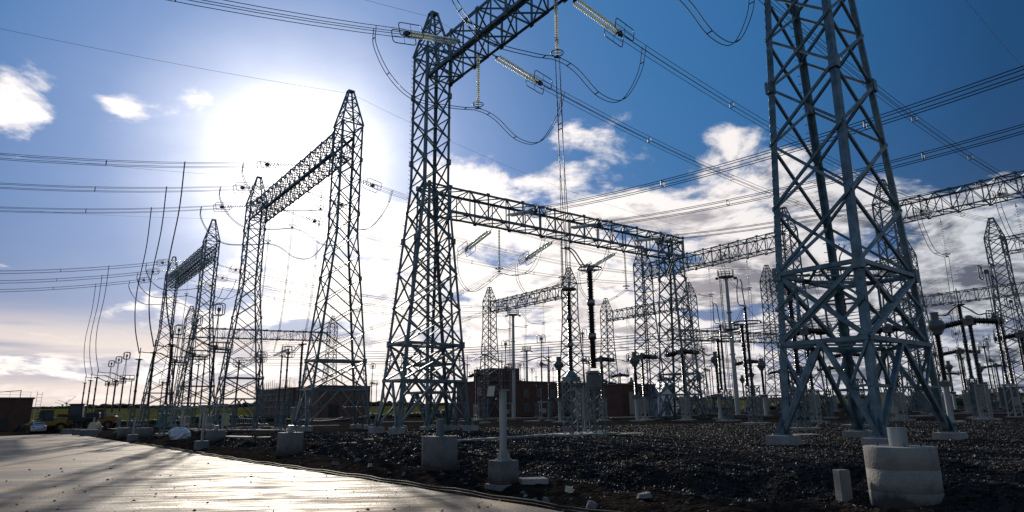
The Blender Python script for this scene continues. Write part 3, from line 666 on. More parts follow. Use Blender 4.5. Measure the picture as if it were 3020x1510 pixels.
for pn_,phs,near in PORT:
    for k,a in enumerate(phs):
        if near and k==2: nm_='out of view'
        wh=[('lower end','middle','upper end')[k],('upper right end','middle','lower left end')[k],('right end','middle','left end')[k]][PORT.index((pn_,phs,near))]
        g_='insulator strings on the roadside gantries'
        tension(f'glass disc string pulling left from the {wh} of the {pn_} beam',g_,Wz(a,25.2,30.15),Wz(a,19.8,28.9),near)
        tension(f'glass disc string pulling right from the {wh} of the {pn_} beam',g_,Wz(a,28,30.15),Wz(a,33.4,29.2),near)
        hanging(f'glass disc string hanging straight down from the {wh} of the {pn_} beam',g_,Wz(a,26.6,30.05),5.2,near)
        gl_='quad conductors strung from the roadside gantries'
        bundle(f'quad conductor going left from the {wh} of the {pn_} beam',gl_,Wz(a,19.8,28.9),Wz(a,-70,27),5.5,r=.024,sep=.225)
        bundle(f'quad conductor going right from the {wh} of the {pn_} beam',gl_,Wz(a,33.4,29.2),Wz(a,118,29.5),2.8,r=.024,sep=.225)
        ox=ah*.2
        twin(f'slack twin jumper under the {wh} of the {pn_} beam','jumpers under the roadside gantries',[Wz(a,17.5,28.5),Wz(a,17.6,27),Wz(a,18.9,25),Wz(a,21,23.9),Wz(a,24.5,24.3),Wz(a,26.6,24.75),Wz(a,28.3,24.5),Wz(a,30.6,23.3),Wz(a,33,23.7),Wz(a,35.1,26.6),Wz(a,35.9,29.2)],ox,.03 if near else .035)
        if k==1 or not near:
            twin(f'twin droppers falling from the {wh} of the {pn_} beam','droppers below the roadside gantries',[Wz(a,26.6,24.8),Wz(a,26.7,20),Wz(a,26.7,14),Wz(a,26.75,8.6)] if near else [Wz(a,26.6,24.8),Wz(a,26.4,18),Wz(a,26,12),Wz(a,25.5,8.8)],ah*.2,.026,8,'dropper_cable')
        if not near:
            twin(f'tall twin dropper left of the {wh} of the {pn_} beam','tall droppers left of the towers',[Wz(a,11.7,27.3),Wz(a,11.7,22),Wz(a,11.3,16),Wz(a,11.6,12),Wz(a,12.4,8.7)],ah*.13,.04,6,'dropper_cable')
# strings on the long middle beam (a direction)
for k,b_ in enumerate([ab(PA(x_,y_,NA))[1] for x_,y_ in((1472,690),(1655,720),(1842,750))]):
    wh=('left end','middle','right end')[k]; g_='insulator strings on the long middle beam'; z0=20.85+.15*k
    hanging(f'disc string hanging straight down below the {wh} of the long middle beam',g_,Wz(NA,b_,z0),5.0,True)
    tension(f'disc string pulling back left from the {wh} of the long middle beam',g_,Wz(NA+1.3,b_,z0),Wz(NA+6.6,b_,z0-1.3),True)
    tension(f'pale disc string pulling toward the viewer from the {wh} of the long middle beam',g_,Wz(NA-1.3,b_,z0+.9),Wz(NA-6.4,b_,z0+.2),True)
    g2='quad conductors crossing the middle of the yard'
    bundle(f'quad conductor going back left from the {wh} of the long middle beam',g2,Wz(NA+6.6,b_,z0-1.3),Wz(NA+120,b_,z0-1),4.5)
    bundle(f'quad conductor rising right from the {wh} of the long middle beam',g2,Wz(NA-6.4,b_,z0+.2),Wz(NA-85,b_,z0+1.5),3.2,r=.03)
    twin(f'slack twin jumper below the {wh} of the long middle beam','jumpers below the long middle beam',[Wz(NA+8.5,b_,z0-1.4),Wz(NA+8,b_,z0-4),Wz(NA+5.5,b_,z0-6.3),Wz(NA+2,b_,z0-5.8),Wz(NA,b_,z0-5.2),Wz(NA-2.5,b_,z0-5.8),Wz(NA-5.5,b_,z0-5.6),Wz(NA-7.5,b_,z0-2.5),Wz(NA-8.3,b_,z0+.2)],bh*.2,.03)
# strings and droppers on the slim gantries
SG=[(89.2,24.3,(115,109,103),'short'),(89.2,24.3,(68,61,54),'rising middle'),(89,24.3,(27,19.3,11),'high right'),(125.6,24.3,(112,105.5,99),'low far'),(124.6,24.3,(64,57.5,51),'far'),(123.8,24.3,(24,16,8),'far right')]
for b_,z0,phs,nm_ in SG:
    for k,a in enumerate(phs):
        wh=('left end','middle','right end')[k]
        hanging(f'thin disc string hanging from the {wh} of the {nm_} slim beam','insulator strings on the slim gantries',Wz(a,b_,z0),5,False)
        twin(f'twin dropper wires below the {wh} of the {nm_} slim beam','droppers below the slim gantries',[Wz(a,b_,z0-5),Wz(a,b_-.3,15),Wz(a,b_-.8,10)],ah*.22,.03,5,'dropper_cable')
        twin(f'slack twin jumper at the {wh} of the {nm_} slim beam','jumpers below the slim gantries',[Wz(a,b_-7,z0-.3),Wz(a,b_-6.3,z0-2.5),Wz(a,b_-4,z0-4.8),Wz(a,b_,z0-5)],ah*.22,.03,6)
        tension(f'small disc string pulling forward from the {wh} of the {nm_} slim beam','insulator strings on the slim gantries',Wz(a,b_-1.2,z0+.5),Wz(a,b_-6.2,z0-.3),False)
# high lines crossing behind, and thin shield wires between the peaks
for k in range(3):
    bundle('far level conductor low in the haze behind the towers','far conductors low in the haze',Wz(250,60+k*9,19+k%3*2.2),Wz(60,150+k*5,19+k%3*2.2),3,r=.05,sep=.35,n=16,sp_every=60)
def shield(p,q,sag,label): 
    pts=caten(p,q,sag,30); o=pts[0]; ob=MB().tube([v-o for v in pts],.014,4).build('shield_wire','wire'); ob.location=o; return tag(ob,label,'wire','thin shield wires between tower peaks')
pk=[Wz(a,ROW,36.9) for a in AS]
for i,a in enumerate(AS[:5]):
    nm_=('nearest','tallest pointed','pointed sunlit','pointed lower sunlit','distant portal')[i]
    shield(Wz(a,ROW,36.95),Wz(a,-90,34),4,f'thin shield wire going left from the peak of the {nm_} tower')
    shield(Wz(a,ROW,36.95),Wz(a,125,34),4,f'thin shield wire going right from the peak of the {nm_} tower')

# ---------------------------------------------------------------- switchyard equipment
def ped(t,h,w_=.55,kind='lattice',m='steel'):
    if kind=='lattice':
        mb=MB()
        for s in((-1,-1),(1,-1),(1,1),(-1,1)): mb.ang((s[0]*w_/2,s[1]*w_/2,0),(s[0]*w_/2,s[1]*w_/2,h),.09,Vector((-s[0],-s[1],0)))
        n_=max(2,int(h/.6))
        for i in range(4):
            a,b_=[((-1,-1),(1,-1),(1,1),(-1,1))[j%4] for j in(i,i+1)]
            for k in range(n_):
                z0,z1=h*k/n_,h*(k+1)/n_; p_=(a,b_) if k%2 else (b_,a)
                mb.bar((p_[0][0]*w_/2,p_[0][1]*w_/2,z0),(p_[1][0]*w_/2,p_[1][1]*w_/2,z1),.045)
                mb.bar((p_[1][0]*w_/2,p_[1][1]*w_/2,z0),(p_[0][0]*w_/2,p_[0][1]*w_/2,z1),.045)
        mb.box((0,0,h+.02),(w_*1.15,w_*1.15,.05)); mb.box((0,0,.02),(w_*1.3,w_*1.3,.04)); mb.build('pedestal',m,t)
    else:
        MB().cyl((0,0,0),(0,0,h),w_*.34,n=12).box((0,0,h-.02),(w_,w_,.06)).box((0,0,.03),(w_,w_,.05)).build('pedestal','galv',t)
    MB().box((0,0,-.04),(w_*2.2,w_*2.2,.34)).build('footing','footing',t)
def stack(t,p,q,r,nsec,n=10,pitch=.13,par=None):
    p=Vector(p);q=Vector(q); d=q-p
    for i in range(nsec):
        a=p+d*(i/nsec)+d.normalized()*.07; b_=p+d*((i+1)/nsec)-d.normalized()*.07
        ribbed(MB(),a,b_,r,pitch,n).build('insulator','porcelain',t)
        f0=p+d*(i/nsec); mb=MB().lathe([(r*.8,-.09),(r*.95,-.07),(r*.95,.07),(r*.8,.09)],f0,d,n); 
        if i==nsec-1: mb.lathe([(r*.8,-.08),(r*.95,-.06),(r*.95,.05),(r*.6,.08)],q,d,n)
        mb.build('flange','fitting',t)
def eq_post(name,label,group,h,r=.12,hp=2.9,plate=True,nsec=3,n=10,pitch=.13):
    t=thing(name,label,'post insulator',(0,0,0),RZ,group); ped(t,hp,.5 if r<.2 else .62)
    stack(t,(0,0,hp+.1),(0,0,h-.1),r,nsec,n,pitch)
    if plate: MB().lathe([(.03,0),(.42,.02),(.5,.07),(.42,.11),(.05,.12)],(0,0,h-.1),n=16).cyl((0,0,h),(0,0,h+1.4),.05).build('cap_plate','fitting',t)
    return t
def cagebox(mb,c,lx,lz,r=.04,dep=.5):
    for s in(-1,1):
        cc_=Vector(c)+Vector((0,s*dep,0)); mb.track(cc_,lx,lz,r,(1,0,0),(0,0,1),4,5)
        for q in(-.33,.33): mb.bar(cc_+Vector((lx*q,0,-lz)),cc_+Vector((lx*q,0,lz)),r*1.3)
        mb.bar(cc_-Vector((lx,0,0)),cc_+Vector((lx,0,0)),r*1.3)
    for x in(-lx,lx): mb.bar(Vector(c)+Vector((x,-dep,0)),Vector(c)+Vector((x,dep,0)),r*1.2)
    mb.bar(Vector(c)-Vector((0,dep,.1)),Vector(c)+Vector((0,dep,-.1)),r*1.5); return mb
def eq_cage(label,group,h=8.9,r=.135):
    t=thing('caged_post_insulator',label,'post insulator',(0,0,0),RZ,group); ped(t,2.8,.55); stack(t,(0,0,2.9),(0,0,h-.75),r,3)
    MB().bar((0,0,h-.75),(0,0,h-.1),.1).box((0,0,h-.55),(.4,.3,.3)).build('terminal','fitting',t)
    cagebox(MB(),(0,0,h-.45),.62,.62,.038,.4).build('corona_cage','ringmetal',t); return t
def eq_disc(label,group,h=8.9,arm=3.5,r=.15):
    t=thing('disconnector_switch',label,'disconnector switch',(0,0,0),RZ,group)
    mb=MB()
    for x in(-.9,.9): 
        for y in(-.25,.25): mb.bar((x,y,0),(x,y,2.6),.08)
        for z in(.1,1,1.9): mb.bar((x,-.25,z),(x,.25,z+.7),.04)
    mb.box((0,0,2.65),(2.6,.5,.14)).build('support_frame','galv',t)
    MB().box((-.9,0,-.05),(.9,.9,.28)).box((.9,0,-.05),(.9,.9,.28)).build('footing','concrete',t)
    MB().box((.45,.35,1.3),(.5,.35,.7)).build('drive_box','cabinet',t,bevel=.02)
    stack(t,(-.75,0,2.75),(-.75,0,h-.7),r*.72,3); stack(t,(.55,0,2.75),(.55,0,h-.7),r,3)
    MB().box((0,0,h-.6),(2.0,.35,.16)).box((.5,0,h-.4),(.4,.4,.4)).build('crossbar','fitting',t)
    cagebox(MB(),(0,0,h-.4),1.1,.5,.04,.42).build('corona_cage','ringmetal',t)
    if arm: 
        MB().tube([(.35,-.12,h-.4),(.42,-.12,h+arm*.5),(.5,-.12,h+arm)],.045,6).tube([(.75,.12,h-.4),(.6,.12,h+arm*.5),(.5,.12,h+arm)],.045,6).box((.5,0,h+arm),(.3,.3,.35)).build('contact_arm','fitting',t)
        for s in(-1,1): MB().track((.5,s*.45,h+arm),.46,.6,.055,(1,0,0),(0,0,1),5,6).bar((.5,0,h+arm),(.5,s*.4,h+arm),.05).bar((.5,s*.4,h+arm-.45),(.5,s*.4,h+arm+.45),.04).build('corona_ring','ringmetal',t)
    return t
def eq_ct(label,group,h=7.6,n=12):
    t=thing('current_transformer',label,'transformer',(0,0,0),RZ,group); ped(t,2.5,.6,'pipe')
    MB().box((0,0,2.65),(.7,.7,.35)).build('terminal_box','tankgrey',t,bevel=.03)
    ribbed(MB(),(0,0,2.85),(0,0,h-1.6),.235,.12,n).build('insulator','porcelain',t)
    MB().lathe([(.2,h-1.6),(.36,h-1.5),(.3,h-1.4),(.52,h-1.15),(.6,h-.9),(.52,h-.65),(.3,h-.5)],n=16).build('tank_head','tankgrey',t)
    MB().cyl((0,0,h-.55),(0,0,h),.27,n=14).cyl((0,0,h-.03),(0,0,h+.03),.3,n=14).build('expansion_cap','tankgrey',t)
    MB().cyl((-.6,0,h-.9),(-1.0,0,h-.9),.05).cyl((.6,0,h-.9),(1.0,0,h-.9),.05).build('terminal','fitting',t); return t
def eq_breaker(label,group,h=7.3,half=1.85):
    t=thing('circuit_breaker',label,'circuit breaker',(0,0,0),RZ,group); ped(t,2.6,.7,'lattice','galv')
    MB().box((0,.0,1.7),(.8,.55,1.1)).build('control_cabinet','cabinet',t,bevel=.02)
    stack(t,(0,0,2.7),(0,0,h-.35),.19,2)
    MB().box((0,0,h-.1),(.75,.5,.55)).sphere((0,0,h+.1),.32).build('mechanism_housing','tankgrey',t)
    for s in(-1,1):
        ribbed(MB(),(s*.35,0,h-.05),(s*half,0,h-.28),.28,.13,10).build('interrupter','porcelain',t)
        MB().cyl((s*half,0,h-.28),(s*(half+.3),0,h-.31),.24,n=12).bar((s*(half+.2),0,h-.3),(s*(half+.2),0,h+.3),.07).build('terminal','fitting',t)
        mb=MB().track((s*(half+.15),0,h-.15),.5,.55,.04,(0,1,0),(0,0,1)); mb.track((s*(half-.2),0,h+.2),.5,.4,.035,(1,0,0),(0,0,1)).build('corona_ring','ringmetal',t)
    return t
def eq_ring(label,group,h=9.6):
    t=thing('ringed_voltage_divider',label,'voltage divider',(0,0,0),RZ,group); ped(t,3.0,.8)
    stack(t,(0,0,3.1),(0,0,h-.15),.15,4); stack(t,(.45,0,3.1),(.45,0,h-1.6),.19,3)
    mb=MB().ring((0,0,h-1.4),1.15,.07,n=30); 
    for s in(-1,1): mb.bar((s*1.13,0,h-1.4),(s*.1,0,h),.03)
    mb.bar((0,1.13,h-1.4),(0,0,h),.03).build('corona_ring','ringmetal',t)
    MB().tube(spline([(0,.1,h),(0,.9,h+.1),(-.3,1.4,h+1.2),(-1,2.3,h+1.7),(-2,4,h+1.6)]),.045,6).tube(spline([(0,-.1,h),(-.3,.5,h+.4),(-.6,1.1,h+1.3),(-1.3,2.2,h+1.5),(-2.3,4,h+1.4)]),.045,6).build('curved_lead','wire',t)
    return t
def eq_mast(label,group,h=22,plats=(1.0,.6),r=.33):
    t=thing('platform_mast',label,'mast',(0,0,0),RZ,group)
    MB().cyl((0,0,0),(0,0,h-.3),r*1.15,r*.8,16).lathe([(r*1.5,h*.42),(r*1.5,h*.42+.15)],n=16).lathe([(r*1.45,h*.72),(r*1.45,h*.72+.15)],n=16).cyl((0,0,0),(0,0,.08),r*2).build('pole','galv',t)
    MB().box((0,0,-.05),(2.2,2.2,.3)).build('footing','concrete',t)
    mb=MB()
    for s in(-.2,.2): mb.bar((r+.75,s,1.0),(r+.75,s,h-.3),.07)
    z=1.0
    while z<h-.3: mb.bar((r+.75,-.2,z),(r+.75,.2,z),.05); z+=.35
    for z in np.arange(2,h,2.4): mb.bar((r*.5,0,z),(r+.75,0,z),.04)
    mb.build('ladder','steel_far',t)
    for i,q in enumerate(plats):
        z0=h*q-.3 if q==1 else h*q; R=1.25
        p_=MB().lathe([(.3,z0-.25),(R,z0-.05),(R,z0+.05),(.3,z0+.06)],n=16).build('platform','steel_far',t)
        mb=MB()
        for k in range(12): a=2*PI*k/12; mb.bar((R*math.cos(a),R*math.sin(a),z0),(R*math.cos(a),R*math.sin(a),z0+1.15),.06)
        for z in(.4,.78,1.15): mb.ring((0,0,z0+z),R,.038,n=24,m=4)
        mb.build('railing','steel_far',p_)
        if i==0:
            for k in range(4):
                a=PI/4+PI/2*k; MB().box((1.45*math.cos(a),1.45*math.sin(a),z0-.2),(.5,.3,.35),a).build('floodlight','darkmach',t)
    return t
KINDS={'post':lambda l_,g_,h:eq_post('post_insulator',l_,g_,h),'arr':lambda l_,g_,h:eq_post('surge_arrester',l_,g_,h,r=.17,hp=2.8),
'cage':lambda l_,g_,h:eq_cage(l_,g_,h),'disc':lambda l_,g_,h:eq_disc(l_,g_,h),'disc0':lambda l_,g_,h:eq_disc(l_,g_,h,arm=0),'ct':lambda l_,g_,h:eq_ct(l_,g_,h),'brk':lambda l_,g_,h:eq_breaker(l_,g_,h),
'ring':lambda l_,g_,h:eq_ring(l_,g_,h),'mast':lambda l_,g_,h:eq_mast(l_,g_,h)}
TM={}
def put(kind,loc,label,group,h,rz=None):
    key=(kind,h); rz=(RZ+(PI/2 if kind in('disc','disc0','cage') else 0)) if rz is None else rz
    if key in TM: return dup(TM[key],loc,rz,label,group)
    o=KINDS[kind](label,group,h); o.location=loc; o.rotation_euler=(0,0,rz); TM[key]=o; return o
def putpx(kind,x,y,h,label,group,rz=None,hh=None):
    p=P(x,y,hh or h); return put(kind,on(p.x,p.y),label,group,h,rz)
# --- roadside rows (left half of the photo)
LA='surge arresters beside the road'; 
for k,(a,wh) in enumerate(((70.6,'nearest'),(80.2,'middle'),(89.9,'farthest'))): put('arr',wab(a,12.5),f'{wh} of the three tall black arresters with flat caps, left of the leaning droppers',LA,8.6)
for k,(a,wh) in enumerate(((131.6,'nearest'),(141.5,'middle'),(151.8,'farthest'))): put('arr',wab(a,12.3),f'{wh} of three far black arresters at the left edge of the yard',LA,8.6)
LD='disconnectors beside the road'
for k,(a,wh) in enumerate(((70.6,'nearest'),(80.2,'middle'),(89.9,'farthest'))): put('disc',wab(a,17),f'{wh} of three caged disconnectors with raised arms left of the sunlit towers',LD,8.9)
for k,(a,wh) in enumerate(((131.6,'nearest'),(141.5,'middle'),(151.8,'farthest'))): put('disc',wab(a,16.8),f'{wh} of three far disconnectors with ringed arms right of the far arresters',LD,8.9)
CG='caged post insulators between the sunlit towers'
for x,y,lb in((481,1120,'small caged post between the two distant portal towers'),(706,1059,'caged post left of the three in front of the grey scaffolded wall'),(770,1042,'middle caged post left of the brick building'),(851,1026,'caged post with a thin black post beside it, left of the pointed sunlit tower')): putpx('cage',x,y,8.9,lb,CG)
putpx('post',832,1049,8.6,'thin black post with a flat cap beside the third cage','black posts in the middle of the yard')
putpx('arr',892,1014,8.9,'thick black arrester with a flat cap, just left of the pointed sunlit tower','black posts in the middle of the yard')
for x,y,lb in((586,1075,'thin black post behind the road-edge disconnectors'),(700,1110,'thin far post left of the scaffolded wall'),(1184,1083,'thin far post behind the legs of the tallest pointed tower')): putpx('post',x,y,8.6,lb,'black posts in the middle of the yard')
# --- centre
MG='black posts in the middle of the yard'
for x,y,h,k,lb in((1378,1075,8.6,'post','thin black post under a V of droppers, right of the tall tower'),(1430,1046,8.6,'post','black post just left of the tall platform mast, fed by curved leads'),
 (1480,1066,8.6,'post','left black post of the pair left of the tall mast'),(1618,1052,8.6,'arr','thick black arrester right of the shorter mast'),(2098,1079,8.6,'post','pair of thin black posts left of the sphere-headed transformer at the mast'),
 (2243,1066,8.6,'post','black post hard against the left leg of the nearest tower'),(1960,1130,8.6,'post','black post inside the flat-topped column'),(2000,1125,8.6,'arr','thick black post inside the flat-topped column'),(1777,1078,8.6,'post','thin black post right of the tall ribbed insulators')): putpx(k,x,y,h,lb,MG)
DG='disconnectors in the middle and right of the yard'
for x,y,lb in((1603,1000,'disconnector with raised twin rings between the short mast and the ribbed insulators'),(1725,984,'disconnector with raised twin rings directly left of the tallest ribbed insulator'),(1498,1015,'disconnector with raised rings in front of the tall platform mast'),
 (1412,1090,'small far ringed disconnector left of the tall mast'),(1540,1077,'small far ringed disconnector between the two masts'),(1573,1092,'small far ringed disconnector right of the shorter mast'),(1635,1087,'small far ringed disconnector behind the sphere-headed transformer'),(1105,1080,'small far ringed disconnector in the gap left of the tall tower'),
 (1854,1092,'small far ringed disconnector right of the tallest insulator'),(2015,1016,'ringed disconnector behind the flat-topped column'),(2202,1028,'ringed disconnector right of the platform mast'),(2080,1030,'ringed disconnector left of the platform mast')): putpx('disc',x,y,8.9,lb,DG,hh=12.4)
CTG='sphere-headed current transformers'
for x,y,lb in((1647,1053,'sphere-headed transformer just left of the thin ribbed insulator'),(2109,1038,'sphere-headed transformer left of the tall platform mast at right'),(2060,1100,'small far sphere-headed transformer left of the mast'),(2188,1107,'small far sphere-headed transformer right of the mast'),(2243,1058,'sphere-headed transformer left of the nearest tower'),
 (2753,923,'large sphere-headed transformer just right of the nearest tower'),(2795,1065,'smaller sphere-headed transformer behind the large one'),(1870,1040,'sphere-headed transformer at the breaker left of the flat-topped column')): putpx('ct',x,y,7.6,lb,CTG)
BG='circuit breakers with horizontal interrupters'
for x,y,lb in((1893,1050,'black T-shaped breaker left of the flat-topped column'),(2010,1036,'black T-shaped breaker seen inside the flat-topped column'),(1405,1103,'low black T-shaped breaker right of the tall pointed tower'),(1772,1058,'black T-shaped breaker right of the tallest ribbed insulator'),(1828,1105,'small far T-shaped breaker near the slim far tower'),
 (2620,968,'T-shaped breaker seen inside the right legs of the nearest tower'),(2858,945,'large T-shaped breaker at right with a ribbed post before it'),(2210,1065,'T-shaped breaker right of the mast'),(3010,985,'T-shaped breaker cut by the right edge'),(2375,975,'T-shaped breaker behind the left legs of the nearest tower')): putpx('brk',x,y,7.5,lb,BG)
putpx('ring',2123,955,9.6,'tall slim divider with a horizontal ring, left of the platform mast','ringed voltage dividers'); putpx('ring',2196,902,9.6,'larger divider with a wide horizontal ring, right of the platform mast','ringed voltage dividers')
putpx('ring',2480,830,9.6,'ringed divider seen through the centre of the nearest tower','ringed voltage dividers')
# --- masts
p=P(2140,812,22); put('mast',on(p.x,p.y),'tall grey mast with two round platforms left of the nearest tower','platform masts',22)
p=P(1513,925,22); t=eq_mast('tall slim mast with two platforms and a ladder, right of the slim pointed tower','platform masts',22.01,(1.0,.46)); t.location=on(p.x,p.y)
p=P(1553,1031,18); t=eq_mast('shorter slim mast with one small platform at its top','platform masts',18,(1.0,)); t.location=on(p.x,p.y)
# --- right side
RG='black posts on the right side'
for x,y,h,k,lb in((2827,898,9.5,'arr2','slender ribbed post in front of the big T-shaped breaker'),(2321,812,9.5,'arr2','tall ribbed post seen through the left legs of the nearest tower'),(2302,915,8.6,'arr','shorter black post left inside the nearest tower'),(2420,985,8.6,'post','black post low inside the nearest tower'),(2552,1000,8.6,'arr','black post behind the front leg of the nearest tower'),(2590,960,8.6,'arr','thick black post behind the right legs of the nearest tower'),(2700,1010,8.6,'post','thin black post between the nearest tower and the large transformer')):
    if k=='arr2':
        if ('arr2',h) not in TM: KINDS['arr2']=lambda l_,g_,h:eq_post('surge_arrester',l_,g_,h,r=.2,hp=3.2,nsec=4)
    putpx(k,x,y,h,lb,RG)
for x,y,lb in((2915,803,'large disconnector near the right edge with raised twin rings'),(2822,985,'smaller ringed disconnector left of the large one at right'),(2912,1000,'ringed disconnector behind the large one at right'),(2985,890,'ringed disconnector at the very right edge')): putpx('disc',x,y,8.9,lb,DG,hh=12.4)
# crowded rows far behind on the right
rows=[('post',8.6),('ct',7.6),('brk',7.5),('cage',8.9),('post',8.6),('disc',8.9)]
nmz={'post':'thin black post in the crowded far rows at right','ct':'sphere-headed transformer in the crowded far rows at right','brk':'T-shaped breaker in the crowded far rows at right','cage':'caged post in the crowded far rows at right','disc':'ringed disconnector in the crowded far rows at right'}
cnt=0
for a in (2.5,9.5,19.3,28.7,38.1,55,64.4):
    for j,b_ in enumerate(np.arange(84 if a<45 else 104,178,9.5)):
        k,h=rows[(j+int(a)%3)%6]; put(k,wab(a+random.uniform(-.3,.3),b_+random.uniform(-1,1)),nmz[k],'far rows '+k,h); cnt+=1
for a in (92,101,110,132,141,150):
    for j,b_ in enumerate(np.arange(92,150,12)):
        k,h=rows[(j+int(a)%2)%6]; put(k,wab(a,b_+random.uniform(-1,1)),nmz[k].replace('at right','in the middle'),'far rows centre '+k,h); cnt+=1
# --- the two tall ribbed units standing in front (centre right)
base=P(1758,1283); base=on(base.x,base.y); t=thing('voltage_transformer','tall thick ribbed black insulator with a ring on top, on a lattice pedestal','voltage transformer',base,RZ)
ht=(PA(1740,790,ab(base)[0]).z-base.z); hp=(PA(1756,1100,ab(base)[0]).z-base.z)
ped(t,hp-.95,.85); MB().box((0,0,hp-.5),(.72,.66,.8)).box((0,0,hp-.03),(.7,.7,.12)).cyl((0,0,hp),(0,0,hp+.12),.3,n=16).build('base_tank','tankgrey',t,bevel=.04)
for i in range(3):
    z0=lin(hp+.12,ht-.15,i/3)+.16; z1=lin(hp+.12,ht-.15,(i+1)/3)-.12; ribbed(MB(),(0,0,z0),(0,0,z1),.25-.015*i,.105,18).build('insulator','porcelain',t)
    if i: MB().lathe([(.2,-.16),(.26,-.13),(.24,0),(.26,.13),(.2,.16)],(0,0,z0-.14),n=18).build('flange','ringmetal',t)
mb=MB().ring((0,0,ht-.05),.72,.055,n=32,m=8).bar((-.8,0,ht-.05),(.8,0,ht-.05),.04).bar((0,-.8,ht-.05),(0,.8,ht-.05),.04).build('corona_ring','ringmetal',t)
MB().lathe([(.2,ht-.2),(.24,ht-.1),(.2,ht),(.08,ht+.05),(.07,ht+.25)],n=16).build('terminal','ringmetal',t)
VT=base+Vector((0,0,ht))
b2=P(1690,1286); b2=on(b2.x,b2.y); t=thing('voltage_transformer','thinner ribbed black insulator left of the thick one, below long twin droppers','voltage transformer',b2,RZ)
ht2=(PA(1666,852,ab(b2)[0]).z-b2.z); hp2=(PA(1688,1100,ab(b2)[0]).z-b2.z)
ped(t,hp2-.5,.8); MB().box((0,0,hp2-.35),(.75,.75,.25)).lathe([(.42,hp2-.2),(.22,hp2+.05)],n=16).build('base_tank','steel',t)
for i in range(3):
    z0=lin(hp2,ht2-.1,i/3)+.1; z1=lin(hp2,ht2-.1,(i+1)/3)-.1; ribbed(MB(),(0,0,z0),(0,0,z1),.165,.1,14).build('insulator','porcelain',t); MB().lathe([(.13,-.14),(.18,-.1),(.18,.1),(.13,.14)],(0,0,z0-.1),n=14).build('flange','ringmetal',t)
MB().lathe([(.1,ht2-.1),(.45,ht2-.05),(.5,ht2),(.45,ht2+.06),(.08,ht2+.1)],n=20).cyl((0,0,ht2),(0,0,ht2+.5),.04).build('cap_plate','ringmetal',t)
VT2=b2+Vector((0,0,ht2+.4))
tp=PA(1660,730,ab(b2)[0])
twin('thick twin lead arching from the long droppers over to the ring-topped insulator','arching leads in the yard',[tp,tp.lerp(VT,.35)+Vector((0,0,.25)),tp.lerp(VT,.75)+Vector((0,0,-.2)),VT+Vector((0,0,.25))],ah*.14,.04,5)
twin('long twin dropper landing on the thinner ribbed insulator','arching leads in the yard',[Wz(28.7,26.6,24.8),Wz(28.7,26.7,18),Vector((b2.x,b2.y,VT2.z+3.2)),VT2],ah*.2,.03,6,'dropper_cable')
# curved leads between neighbouring posts
def arc(p,q,dip,label,off=.12):
    p=Vector(p);q=Vector(q); m=p.lerp(q,.5)-Vector((0,0,dip)); twin(label,'leads linking the switchgear tops',[p,p.lerp(m,.55)+Vector((0,0,dip*.12)),m,q.lerp(m,.55)+Vector((0,0,dip*.12)),q],bh*off,.045,7,'connecting_lead',6)
for a,wh in((70.6,'nearest'),(80.2,'middle'),(89.9,'farthest')): arc(Wz(a,12.5,8.9),Wz(a,16.7,8.0),-.4,f'short lead between the {wh} tall roadside arrester and its disconnector')
for a,wh in((131.6,'nearest'),(141.5,'middle'),(151.8,'farthest')): arc(Wz(a,12.3,8.6),Wz(a,16.6,7.6),-.4,f'short lead between the {wh} far arrester and its disconnector')
def pt_(x,y,h): return P(x,y,h)
for q in [((1430,1046),(1350,1062),8.7,'lead falling left from the post beside the tall mast'),((1430,1046),(1500,1062),8.7,'lead dipping right toward the tall mast'),((1500,1062),(1601,1052),8.7,'slack lead between the mast and the ringed disconnector'),((1601,1052),(1645,1066),8.7,'lead to the sphere-headed transformer'),((706,1062),(770,1045),8.5,'curved lead between the first two cages'),((770,1045),(851,1030),8.5,'curved lead between the second and third cages'),((851,1030),(892,1014),8.8,'lead from the third cage to the capped arrester'),
          ((2753,945),(2700,1000),7.8,'slack lead left of the large sphere-headed transformer'),((2827,898),(2750,930),9.0,'slack lead from the slender ribbed post to the left'),((2827,898),(2932,925),9.0,'slack lead from the slender ribbed post to the large disconnector'),((1881,1050),(1815,1060),7.6,'lead left of the black T-shaped breaker'),((2109,1045),(2060,1030),7.9,'lead left of the sphere-headed transformer at the mast')]:
    arc(pt_(*q[0],q[2]),pt_(*q[1],q[2]),.45,q[3])
# ---------------------------------------------------------------- foreground, buildings, vehicles
def PT(x,y):
    r=ray(x,y); t=(-.7-1.55)/(r.z-TP*r.x)*.55 if r.z-TP*r.x<0 else 60; t=max(8,min(t,60))
    while t<400:
        p=O+r*t
        if p.z<gz(p.x,p.y): break
        t*=1.04
    lo=t/1.04
    for _ in range(14):
        m=(lo+t)/2; p=O+r*m
        if p.z<gz(p.x,p.y): t=m
        else: lo=m
    return O+r*t
def pxw(p,px): return px*(p.y*cT+(p.z-H)*sT)/F
